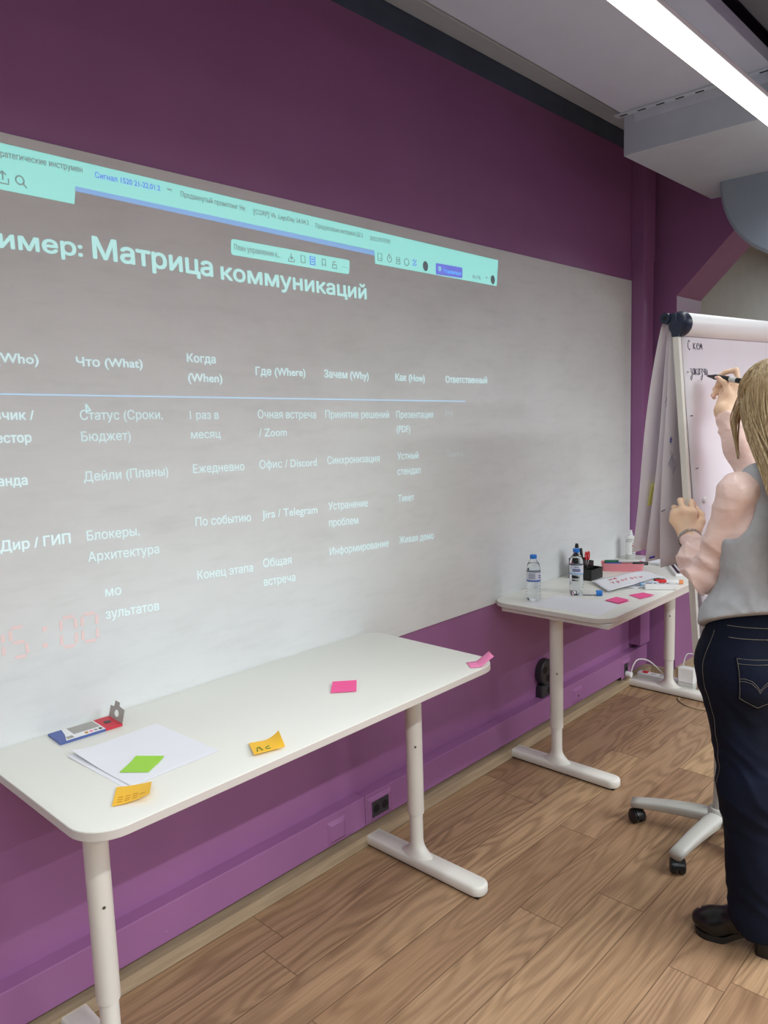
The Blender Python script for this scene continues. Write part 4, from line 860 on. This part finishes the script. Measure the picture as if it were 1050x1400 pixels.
def nets(f, lo, h, smooth=2):
    s = f < 0; nx, ny, nz = f.shape
    c = np.zeros((nx - 1, ny - 1, nz - 1), np.int8)
    for dx in (0, 1):
        for dy in (0, 1):
            for dz in (0, 1): c += s[dx:nx - 1 + dx, dy:ny - 1 + dy, dz:nz - 1 + dz]
    I = np.argwhere((c > 0) & (c < 8)); idx = np.full(c.shape, -1, np.int32); idx[tuple(I.T)] = np.arange(len(I))
    acc = np.zeros((len(I), 3)); cnt = np.zeros(len(I))
    for axis in range(3):
        o1, o2 = [a for a in range(3) if a != axis]
        for u in (0, 1):
            for v in (0, 1):
                a = I.copy(); a[:, o1] += u; a[:, o2] += v; b = a.copy(); b[:, axis] += 1
                fa = f[tuple(a.T)]; fb_ = f[tuple(b.T)]; m = (fa < 0) != (fb_ < 0)
                t = np.where(m, fa / np.where(m, fa - fb_, 1), 0); p = a.astype(float); p[:, axis] += t
                acc[m] += p[m]; cnt[m] += 1
    V = acc / np.maximum(cnt, 1)[:, None]; F = []
    for axis in range(3):
        o1, o2 = (axis + 1) % 3, (axis + 2) % 3
        sl0 = [slice(None)] * 3; sl1 = [slice(None)] * 3; sl0[axis] = slice(0, -1); sl1[axis] = slice(1, None)
        E = np.argwhere(s[tuple(sl0)] != s[tuple(sl1)])
        E = E[(E[:, o1] > 0) & (E[:, o2] > 0)]
        def cell(d1, d2):
            q = E.copy(); q[:, o1] += d1; q[:, o2] += d2; return idx[tuple(q.T)]
        Q = np.stack([cell(-1, -1), cell(0, -1), cell(0, 0), cell(-1, 0)], 1); ins = s[tuple(E.T)]
        Q[~ins] = Q[~ins][:, ::-1]; F.append(Q)
    F = np.concatenate(F); F = F[(F >= 0).all(1)]
    ed = np.concatenate([F[:, [i, (i + 1) % 4]] for i in range(4)])
    for _ in range(smooth):
        a = np.zeros_like(V); n_ = np.zeros(len(V))
        np.add.at(a, ed[:, 0], V[ed[:, 1]]); np.add.at(n_, ed[:, 0], 1); np.add.at(a, ed[:, 1], V[ed[:, 0]]); np.add.at(n_, ed[:, 1], 1)
        V = 0.5 * V + 0.5 * a / np.maximum(n_, 1)[:, None]
    return lo + V * h, F
def mesh_of(name, V, F, m, parent):
    me = D.meshes.new(name); me.vertices.add(len(V)); me.vertices.foreach_set('co', V.astype(np.float32).ravel())
    me.loops.add(F.size); me.loops.foreach_set('vertex_index', F.astype(np.int32).ravel())
    me.polygons.add(len(F)); me.polygons.foreach_set('loop_start', np.arange(0, F.size, 4, dtype=np.int32))
    me.update(calc_edges=True); me.validate()
    return link(name, me, M[m], parent, 'all')
def solid(name, prims, m, parent, h=0.006, post=None, smooth=2, ext=None):
    lo = np.min([np.minimum(p[1] - p[3], p[2] - p[4]) if p[0] == 'c' else p[1] - p[2].max() for p in prims], 0) - 0.03
    hi = np.max([np.maximum(p[1] + p[3], p[2] + p[4]) if p[0] == 'c' else p[1] + p[2].max() for p in prims], 0) + 0.03
    return mesh_of(name, *nets(*sdf(prims, lo, hi, h, post), smooth=smooth), m, parent)
V3 = lambda *a: np.array(a, float)
per = thing('person', 'person in grey vest, pink blouse and dark jeans writing on the flipchart', 'person', (2.30, -1.35, 0))
shL, elL, wrL = T(.143, -.005, 1.372), V3(2.268, -1.166, 1.108), V3(2.415, -1.052, 1.198)
shR, elR, wrR = T(-.150, .02, 1.375), V3(2.500, -1.235, 1.370), V3(2.517, -1.112, 1.590)
hipL, knL, anL = T2(.090, 0, .86), V3(2.222, -1.318, .50), V3(2.246, -1.345, .09)
hipR, knR, anR = T2(-.090, 0, .86), V3(2.385, -1.405, .50), V3(2.400, -1.440, .09)
# head frame
HF = V3(.68, .73, 0) / np.linalg.norm(V3(.68, .73, 0)); HL = V3(-HF[1], HF[0], 0); HU = V3(0, 0, 1)
tilt = 0.10; HF, HU = HF * math.cos(tilt) - HU * math.sin(tilt), HU * math.cos(tilt) + HF * math.sin(tilt)
HC = V3(2.312, -1.322, 1.607); HR = np.stack([HL, HF, HU])
def H(l, f, u): return HC + HL * l + HF * f + HU * u
# hands: frame a = to the viewer's right, b = up, c = away from the viewer
def hand_frame(w, e): e = V3(*e, 0) / np.linalg.norm(e); r = V3(e[1], -e[0], 0); return lambda a, b, c: w + r * a + V3(0, 0, b) + e * c
hl = hand_frame(wrL, (.929, .369)); hr = hand_frame(wrR, (.943, .333))
def hand_prims(h, mcp, fingers, thumb, wd_, wrist_r=.0225):
    P = [cap(h(0, 0, 0) - wd_ * .05, h(0, .010, .002), wrist_r, wrist_r, .02)]
    for q in mcp: P.append(cap(h(0.3 * q[0], .008, .004), h(*q), .017, .0125, .014))
    for (a, b) in zip(mcp, mcp[1:]): P.append(cap(h(*a), h(*b), .0125, .0125, .012))
    for m_, fg, r in fingers:
        pts = [h(*q) for q in [m_] + fg]; rr = [r, r * .93, r * .85, r * .70][:len(pts)]
        P += chain(pts, rr, .005)
    pts = [h(*q) for q in thumb]; P += chain(pts, [.0165, .0115, .0095, .0075][:len(pts)], .008)
    return P
mL = [(-.046, .050, .018), (-.042, .073, .016), (-.018, .083, .012), (.010, .076, .014)]
handL = hand_prims(hl, mL, [(mL[0], [(-.050, .062, .045), (-.030, .055, .062), (-.012, .050, .060)], .0085), (mL[1], [(-.046, .088, .046), (-.026, .082, .066), (-.006, .076, .064)], .0092),
    (mL[2], [(-.028, .112, .040), (-.012, .110, .062), (.006, .100, .062)], .0097), (mL[3], [(.004, .108, .044), (.012, .100, .064), (.018, .088, .060)], .0095)],
    [(.024, .022, .006), (.036, .046, .018), (.036, .066, .036), (.024, .082, .048)], (wrL - elL) / np.linalg.norm(wrL - elL))
mR = [(.046, .082, .032), (.040, .064, .040), (.028, .048, .046), (.012, .034, .046)]
handRx = [cap(hr(.046, .082, .032), hr(.014, .056, .010), .015, .013, .012), cap(hr(.040, .064, .040), hr(.016, .045, .014), .015, .014, .012), cap(hr(.0, .030, .025), hr(.008, .068, .044), .020, .018, .012), cap(hr(.016, .092, .050), hr(.030, .066, .034), .011, .013, .012)]
handR = handRx + hand_prims(hr, mR, [(mR[0], [(.036, .130, .036), (.006, .126, .046), (-.020, .112, .050)], .0092), (mR[1], [(.008, .106, .058), (-.012, .098, .062), (-.020, .086, .055)], .0095),
    (mR[2], [(-.008, .086, .066), (-.024, .074, .064), (-.022, .062, .056)], .009), (mR[3], [(-.014, .066, .064), (-.030, .055, .060), (-.026, .045, .052)], .0082)],
    [(.004, .022, .012), (.014, .058, .006), (.006, .092, .010), (-.016, .108, .020)], (wrR - elR) / np.linalg.norm(wrR - elR))
skinp = [ell(T2(0, -.01, .90), (.150, .105, .12), .03, TR2), ell(T(0, 0, 1.08), (.120, .088, .14), .05), ell(T(0, .005, 1.25), (.125, .084, .15), .03), cap(T(.12, 0, 1.372), T(-.12, 0, 1.372), .038, .038, .03),
         cap(T(0, -.01, 1.36), H(0, -.035, -.075), .054, .050, .03)]
skinp += chain([hipL, knL, anL], [.082, .052, .036]) + chain([hipR, knR, anR], [.082, .052, .036])
skinp += [cap(anL, V3(2.238, -1.19, .05), .034, .026), cap(anR, V3(2.42, -1.29, .05), .034, .026)]
skinp += chain([shL, elL, wrL], [.046, .038, .024]) + chain([shR, elR, wrR], [.046, .038, .024])
skinp += [ell(H(0, -.012, .028), (.074, .094, .090), .02, HR), ell(H(0, .030, -.030), (.060, .066, .085), .025, HR), ell(H(0, .058, -.088), (.030, .030, .022), .03, HR),
          cap(H(.055, .0, -.045), H(.022, .062, -.085), .020, .014, .03), cap(H(-.055, .0, -.045), H(-.022, .062, -.085), .020, .014, .03),
          cap(H(0, .094, .012), H(0, .112, -.024), .008, .012, .015), ell(H(.035, .078, -.018), (.024, .018, .018), .02, HR), ell(H(-.035, .078, -.018), (.024, .018, .018), .02, HR), cap(H(.03, .088, .022), H(-.03, .088, .022), .010, .010, .02),
          cap(H(.012, .093, -.055), H(-.012, .093, -.055), .008, .008, .012), ell(H(.074, -.005, -.012), (.010, .018, .030), .008, HR), ell(H(-.074, -.005, -.012), (.010, .018, .030), .008, HR)]
skinp += handL + handR
body = solid('body', skinp, 'skin', per, 0.0036, smooth=1)
for s_ in (-1, 1):
    e = MB().lathe([(.0, -.0115), (.006, -.0098), (.0115, 0), (.006, .0098), (0.0, .0115)], tuple(H(s_ * .031, .083, .004)), 14).build('eye', M['white'], body, smooth='all')
MB().tube([H(.020, .098, -.056), H(.008, .103, -.053), H(0, .104, -.054), H(-.008, .103, -.053), H(-.020, .098, -.056)], [.002, .0045, .0045, .0045, .002], 8).build('lips', M['lip'], body, smooth='all')
for hh, q0, q1 in ((hr, (-.014, .108, .010), (-.024, .110, .019)), (hr, (-.031, .055, .054), (-.028, .045, .047))): MB().tube([hh(*q0), hh(*q1)], .0045, 10).build('fingernail', M['nail'], body, smooth='all')
# jeans
def fold(X, Y, Z, c, amp, fr, ph=0.0):
    # rings of soft creases around a joint
    d = np.sqrt((X - c[0]) ** 2 + (Y - c[1]) ** 2 + (Z - c[2]) ** 2); a = np.arctan2(Y - c[1], X - c[0])
    w = fr * (Z + .35 * (X - Y)) + 2.4 * np.sin(2 * a + ph) + 1.6 * np.sin(23 * X + 31 * Z + ph) + 1.2 * np.sin(41 * Y - 19 * Z + 2 * ph)
    return amp * np.exp(-(d / 0.15) ** 2) * (1.0 - 1.6 * np.abs(np.sin(.5 * w)) ** .7) * -.8
jp = [ell(T2(0, -.005, .97), (.170, .120, .13), .03, TR2), ell(T2(.080, -.060, .865), (.098, .090, .11), .04, TR2), ell(T2(-.080, -.060, .865), (.098, .090, .11), .04, TR2), ell(T2(0, .01, .86), (.172, .118, .15), .05, TR2)]
jp += chain([hipL, knL, V3(2.245, -1.345, .06)], [.104, .077, .082], .06) + chain([hipR, knR, V3(2.400, -1.44, .06)], [.106, .076, .082], .05)
def jpost(f, X, Y, Z):
    f = f + fold(X, Y, Z, knL + V3(0, 0, .03), .008, 85) + fold(X, Y, Z, knL + V3(0, 0, .2), .006, 60, 1.0) + fold(X, Y, Z, hipL - V3(0, 0, .08), .005, 55, .5) + fold(X, Y, Z, anL + V3(0, 0, .1), .005, 75, .5) + .0016 * np.sin(38 * Z + 9 * X) * np.exp(-((Z - .2) / .18) ** 2) + fold(X, Y, Z, knR, .004, 95)
    f = np.maximum(f, Z - 1.045)
    hem = .075 + .42 * (Y + 1.345) * (Y > -1.345); return np.maximum(f, hem - Z)
jeans = solid('jeans', jp, 'denim', per, 0.006, jpost)
# stitched details found on the cloth surface
def bvh(o): return BVHTree.FromPolygons([v.co[:] for v in o.data.vertices], [p.vertices[:] for p in o.data.polygons])
def onto(tree, fwd, off):
    fwd = Vector(fwd)
    def g(l, z, base=T2(0, 0, 0)):
        s = Vector(base) + Vector(P2L) * l - fwd * 0.5 + Vector((0, 0, z)); hit = tree.ray_cast(s, fwd)
        return (hit[0] + hit[1] * off) if hit[0] else None
    return g
jb = bvh(jeans); gb = onto(jb, P2F, .0012); gp = onto(jb, P2F, .0045)
def polyfill(g, P, n=10):
    c = Vector((sum(p[0] for p in P) / len(P), sum(p[1] for p in P) / len(P))); vs = []; fs = []; ring = []
    for i in range(len(P)):
        a, b = Vector(P[i]), Vector(P[(i + 1) % len(P)])
        for k in range(n): ring.append(a.lerp(b, k / n))
    m_ = len(ring)
    for q in range(0, 7):
        for p in ring: r = c.lerp(p, q / 6); vs.append(g(r.x, r.y))
    for q in range(6):
        for i in range(m_): fs.append((q * m_ + i, q * m_ + (i + 1) % m_, (q + 1) * m_ + (i + 1) % m_, (q + 1) * m_ + i))
    return vs, fs
def stitch(P, par, off=.0055, r=.00055, close=False):
    g_ = onto(jb, P2F, off); b = MB(); pts = []
    for i in range(len(P) - (0 if close else 1)):
        a, c = Vector(P[i]), Vector(P[(i + 1) % len(P)]); m_ = max(3, int((c - a).length / .012))
        for k in range(m_ + 1): pts.append(a.lerp(c, k / m_))
    W_ = [g_(p.x, p.y) for p in pts]; W_ = [w for w in W_ if w]
    b.tube(W_, r, 5); b.build('stitching', M['thread'], par)
for sg in (1, -1):
    mir = lambda P: [(sg * x, z) for x, z in P]
    vs, fs = polyfill(gp, mir([(.135, .925), (.030, .925), (.026, .815), (.080, .785), (.130, .815)]))
    if any(v is None for v in vs): continue
    mb = MB(); n_ = len(vs); low = [v + Vector(P2F) * .004 for v in vs]; mb.add([tuple(v) for v in vs] + [tuple(v) for v in low], fs + [tuple(n_ + i for i in reversed(q)) for q in fs] + [(n_ - 50 + i, n_ - 50 + (i + 1) % 50, 2 * n_ - 50 + (i + 1) % 50, 2 * n_ - 50 + i) for i in range(50)])
    pk_ = mb.build('back_pocket', M['denim'], jeans, smooth='all')
    stitch(mir([(.132, .922), (.033, .922), (.029, .817), (.080, .789), (.127, .817)]), pk_, close=True); stitch(mir([(.132, .910), (.032, .910)]), pk_)
    for dz in (0, -.007): stitch(mir([(.131, .872 + dz), (.118, .873 + dz), (.102, .868 + dz), (.090, .856 + dz), (.081, .842 + dz), (.072, .856 + dz), (.058, .868 + dz), (.031, .872 + dz)]), pk_)
sb = MB(); sidew = onto(jb, -PL_, .002)
def side(f_, z):
    s = Vector(T2(.5, f_, z)); hit = jb.ray_cast(s, Vector(-P2L)); return hit[0] + hit[1] * .001 if hit[0] else None
W_ = [side(-.045 + .01 * math.sin(z * 7), z) for z in np.linspace(.98, .16, 50)]; sb.tube([w for w in W_ if w], .0006, 5); sb.build('side_seam', M['thread'], jeans)
b = MB(); W_ = [side(.03 + .05 * t_, .965 - .035 * math.sin(t_ * 1.5)) for t_ in np.linspace(0, 1, 10)]; b.tube([w for w in W_ if w], .0012, 5); b.build('stitching', M['thread'], jeans)
b = MB(); W_ = [side(.045, z) for z in np.linspace(.93, .85, 8)]; b.tube([w for w in W_ if w], .0012, 5); b.build('stitching', M['thread'], jeans)
b = MB()
for zz in (1.005, .975):
    W_ = [gb(l, zz - .03 * l) for l in np.linspace(-.14, .14, 30)]; b.tube([w for w in W_ if w], .0009, 5)
b.build('waistband_stitching', M['thread'], jeans)
# blouse
bL = wrL - (wrL - elL) / np.linalg.norm(wrL - elL) * .018; bR = wrR - (wrR - elR) / np.linalg.norm(wrR - elR) * .030
bp = [ell(T(0, .005, 1.24), (.150, .106, .165), .03), cap(T(.125, 0, 1.374), T(-.125, 0, 1.374), .054, .054, .03), cap(T(0, -.01, 1.38), T(0, 0, 1.43), .066, .060, .03)]
midL = (shL + elL) / 2 + V3(-.006, -.004, 0)
bp += chain([shL, midL, elL + V3(.0, .0, .004)], [.050, .045, .048], .02) + chain([elL + V3(0, 0, .004), elL * .5 + wrL * .5 + V3(0, .004, -.004), elL * .15 + bL * .85], [.055, .056, .034], .02) + [cap(elL * .15 + bL * .85, bL, .034, .032, .006)]
bp += chain([shR, (shR + elR) / 2, elR, elR * .5 + wrR * .5, elR * .15 + bR * .85], [.064, .060, .056, .052, .037], .025) + [cap(elR * .15 + bR * .85, bR, .037, .036, .006)]
def bpost(f, X, Y, Z):
    for c, am, fr, ph in ((elL, .0125, 75, .3), (elL * .5 + wrL * .5, .009, 90, 1.3), (midL, .005, 45, 2.0), (elR * .5 + wrR * .5, .0105, 62, .8), (elR * .2 + wrR * .8, .003, 110, .2), (shL, .002, 60, 0.)): f = f + fold(X, Y, Z, c, am, fr, ph)
    return np.maximum(f, 1.05 - Z * 1.0 - 10 * ((X - PB[0]) * PF[0] + (Y - PB[1]) * PF[1] > .6))
blouse = solid('blouse', bp, 'blouse', per, 0.0045, bpost, 1)
for tree_w, d_ in ((bL, wrL - elL), (bR, wrR - elR)):
    d_ = d_ / np.linalg.norm(d_); v_ = Vector(d_); a_ = v_.orthogonal().normalized(); c_ = v_.cross(a_); ct = Vector(tree_w - d_ * .040); P = [ct + a_ * (.0365 * math.cos(q)) + c_ * (.0365 * math.sin(q)) for q in [2 * math.pi * i / 24 for i in range(25)]]
    MB().tube(P, .0022, 6).build('cuff_seam', M['blouse'], blouse, smooth='all')
# bracelet watch on the left wrist
d_ = wrL - elL; d_ = d_ / np.linalg.norm(d_); v_ = Vector(d_); a_ = v_.orthogonal().normalized(); c_ = v_.cross(a_); ct = Vector(wrL - d_ * .010)
b = MB()
for i in range(22):
    q = 2 * math.pi * i / 22; rr = a_ * math.cos(q) + c_ * math.sin(q); b.obox(ct + rr * .0345, a_ * -math.sin(q) + c_ * math.cos(q), v_, rr, .0044, .0042, .0016)
b.build('bracelet', M['chrome'], per)
# vest
vp = [ell(T(0, .005, 1.245), (.168, .122, .185), .04), ell(T(0, 0, 1.10), (.148, .118, .15), .06), ell(T2(0, -.005, .99), (.196, .142, .14), .06, TR2), ell(T(.068, .085, 1.235), (.072, .062, .072), .04), ell(T(-.068, .085, 1.235), (.072, .062, .072), .04),
      cap(T(.075, -.01, 1.40), T(-.075, -.01, 1.40), .052, .052, .04)]
def vpost(f, X, Y, Z):
    fo = (X - P2B[0]) * P2F[0] + (Y - P2B[1]) * P2F[1]
    f = f + fold(X, Y, Z, T(.12, -.06, 1.06), .004, 70, .4) + fold(X, Y, Z, T(.0, -.1, 1.08), .004, 60, 1.4)
    for c in (shL + PL_ * .022, shR - PL_ * .022):       # deep armholes
        d = np.sqrt(((X - c[0]) / .85) ** 2 + ((Y - c[1]) / .85) ** 2 + ((Z - c[2] + .03) / 1.35) ** 2) - .076
        f = np.maximum(f, -d)
    dn = np.sqrt((X - T(0, 0, 0)[0]) ** 2 + (Y - T(0, 0, 0)[1]) ** 2) - .068; f = np.where(Z > 1.38, np.maximum(f, -dn), f)
    hem = .990 - .48 * np.clip(fo, -.14, .08); f = np.maximum(f, hem - Z)
    return np.maximum(f, Z - 1.452)
vest = solid('vest', vp, 'vest', per, 0.006, vpost)
vb = bvh(vest); b = MB()
W_ = []
for z in np.linspace(1.30, 1.05, 26):
    s = Vector(T(.085 + .02 * math.sin((1.3 - z) * 9), -.6, z)); hit = vb.ray_cast(s, Vector(PF)); 
    if hit[0]: W_.append(hit[0] + hit[1] * .0006)
if len(W_) > 3: b.tube(W_, .0013, 5); b.build('back_seam', M['vest'], vest, smooth='all')
cl = [cap(T(.055 * math.cos(q), .055 * math.sin(q) - .005, 1.425), T(.055 * math.cos(q), .055 * math.sin(q) - .005, 1.455), .012, .009, .02) for q in [2 * math.pi * i / 14 for i in range(14)]]
solid('collar', cl, 'collar', per, .005)
# boots
def boot(an, toe, heel, name):
    d = toe - heel; ln = np.linalg.norm(d); d = d / ln; s_ = V3(-d[1], d[0], 0); R_ = np.stack([s_, d, V3(0, 0, 1)])
    bt = MB(); q = lambda f_, z, w=0.0: heel + d * (f_ * ln) + s_ * w + V3(0, 0, z)
    P = [ell(q(.80, .042), (.044, .056, .034), .03, R_), cap(q(.72, .050), q(.40, .085), .040, .040, .03), cap(q(.40, .085), q(.16, .125), .042, .042, .03), cap(q(.17, .12), q(.20, .26), .044, .050, .03), cap(q(.12, .10), q(.12, .14), .038, .038, .03)]
    def post(f, X, Y, Z):
        fo = ((X - heel[0]) * d[0] + (Y - heel[1]) * d[1]) / ln
        sole = np.where(fo > .62, .016, np.where(fo > .30, .016 + (.62 - fo) / .32 * .056, .072)); return np.maximum(f, sole - Z)
    bo = solid(name, P, 'leather', per, .004, post, 2)
    prof_ = []
    for f_ in np.linspace(1.0, 0, 26):
        zt = .016 if f_ > .62 else (.016 + (.62 - f_) / .32 * .056 if f_ > .30 else .072)
        w = .043 * (math.sqrt(max(0, 1 - ((f_ - .80) / .20) ** 2)) if f_ > .80 else (1 - .25 * math.sin(math.pi * (.80 - f_) / .8))) * (1 if f_ > .1 else .75 + 2.5 * f_)
        prof_.append((f_, zt, max(w, .002)))
    R2 = []
    for f_, zt, w in prof_: R2.append([tuple(q(f_, zt + .005, -w)), tuple(q(f_, zt + .005, w)), tuple(q(f_, zt - .015, w)), tuple(q(f_, zt - .015, -w))])
    MB().stack(R2).build('sole', M['black'], bo)
    hR = [[tuple(q(.13, z_) + d * x + s_ * y) for x, y in rrect(-.036 * k_, -.034 * k_, .030 * k_, .034 * k_, .012, 4)] for z_, k_ in ((0.0, .94), (.03, .96), (.062, 1.0))]
    MB().stack(hR).build('heel', M['black'], bo, smooth=True)
boot(anL, V3(2.232, -1.163, 0), V3(2.262, -1.395, 0), 'boot'); boot(anR, V3(2.43, -1.26, 0), V3(2.405, -1.49, 0), 'boot')
# hair: a base volume with many strands over it
hp_ = [ell(H(0, -.020, .034), (.080, .095, .084), .03, HR), ell(H(0, -.055, -.04), (.080, .058, .10), .04, HR), cap(H(0, -.06, -.08), T(.030, -.108, 1.34), .062, .054, .05), cap(T(.030, -.108, 1.34), T(.02, -.125, 1.14), .052, .020, .05)]
def hpost(f, X, Y, Z):
    q = np.stack([X - HC[0], Y - HC[1], Z - HC[2]], -1); fo = q @ HF; up = q @ HU
    return np.maximum(f, np.minimum(fo - (.012 + .75 * np.maximum(up - .03, 0)), .2) * (fo > -.2))
hair = solid('hair', hp_, 'hair', per, .005, hpost)
mb = MB(); rnd = random.Random(5)
for i in range(900):
    th = rnd.uniform(-2.05, 2.05); # angle round the back of the head, 0 = straight back, + = left
    start = rnd.uniform(0.0, .35); P = []
    ex = .002 + rnd.random() * .009; zt = rnd.uniform(1.10, 1.30) if abs(th) < 1.5 else rnd.uniform(1.16, 1.34)
    sway = rnd.uniform(-.02, .02); n_ = 16
    for k in range(n_):
        t_ = start + (1 - start) * k / (n_ - 1)
        if t_ < .45:
            s_ = t_ / .45 * math.pi / 2; cx, cy = math.sin(th), -math.cos(th)
            p = H((.080 + ex) * cx * math.sin(s_), -.020 + .012 * (cy > 0) + (.095 + ex) * cy * math.sin(s_), .034 + (.084 + ex) * math.cos(s_))
        else:
            s_ = (t_ - .45) / .55; a0_ = H((.080 + ex) * math.sin(th), -.020 - (.095 + ex) * math.cos(th), .034)
            tgt = T(.038 + .085 * math.sin(th) + sway, -.145 - .028 * math.cos(th) - ex, zt); w_ = min(1, s_ * 1.25); w_ = w_ * w_ * (3 - 2 * w_)
            p = a0_ * (1 - w_) + tgt * w_; p[2] = a0_[2] + (zt - a0_[2]) * s_; p = p + V3(.004 * math.sin(6 * s_ + i), .004 * math.cos(5 * s_ + i), 0)
        P.append(p)
    r0 = rnd.uniform(.0016, .0034); mb.tube(P, [r0 * (1 if k < n_ - 5 else (n_ - k) / 5.5) for k in range(n_)], 5)
# loose front lock on the left side
LK = [(2.278, -1.310, 1.705), (2.249, -1.286, 1.684), (2.254, -1.266, 1.655), (2.273, -1.258, 1.627), (2.286, -1.238, 1.598), (2.292, -1.226, 1.557), (2.294, -1.231, 1.498), (2.296, -1.237, 1.448)]
for i in range(70):
    j = V3(rnd.gauss(0, .004), rnd.gauss(0, .0045), rnd.gauss(0, .003)); e_ = rnd.uniform(.7, 1.0); P = spline([V3(*p) + j * (1.3 if q < 4 else 1.0 if q < 6 else .4) for q, p in enumerate(LK)], 4); P = P[:int(len(P) * e_)]
    r0 = rnd.uniform(.0014, .0026); mb.tube(P, [r0 * (1 if k < len(P) - 5 else (len(P) - k) / 5.5) for k in range(len(P))], 5)
mb.build('hair_strands', M['hair'], hair, smooth='all')
# the marker in the right hand
pa, pe = hr(-.050, .118, .066), hr(.066, .090, -.044); mk = thing('marker', 'black marker pen held in the raised right hand, touching the flipchart page', 'marker', tuple(pa)); A_, B_ = Vector(pa), Vector(pe)
MB().tube([A_.lerp(B_, .0), A_.lerp(B_, .03), A_.lerp(B_, .20)], [.0015, .003, .0080], 16).build('tip', M['black'], mk, smooth=True)
MB().tube([A_.lerp(B_, .20), A_.lerp(B_, .205), A_.lerp(B_, .95), A_.lerp(B_, 1)], [.0078, .0088, .0088, .006], 20).build('barrel', M['black'], mk, smooth=True)
MB().tube([A_.lerp(B_, .60), A_.lerp(B_, .76)], .0091, 20).build('label_band', M['lgrey'], mk, smooth=True)
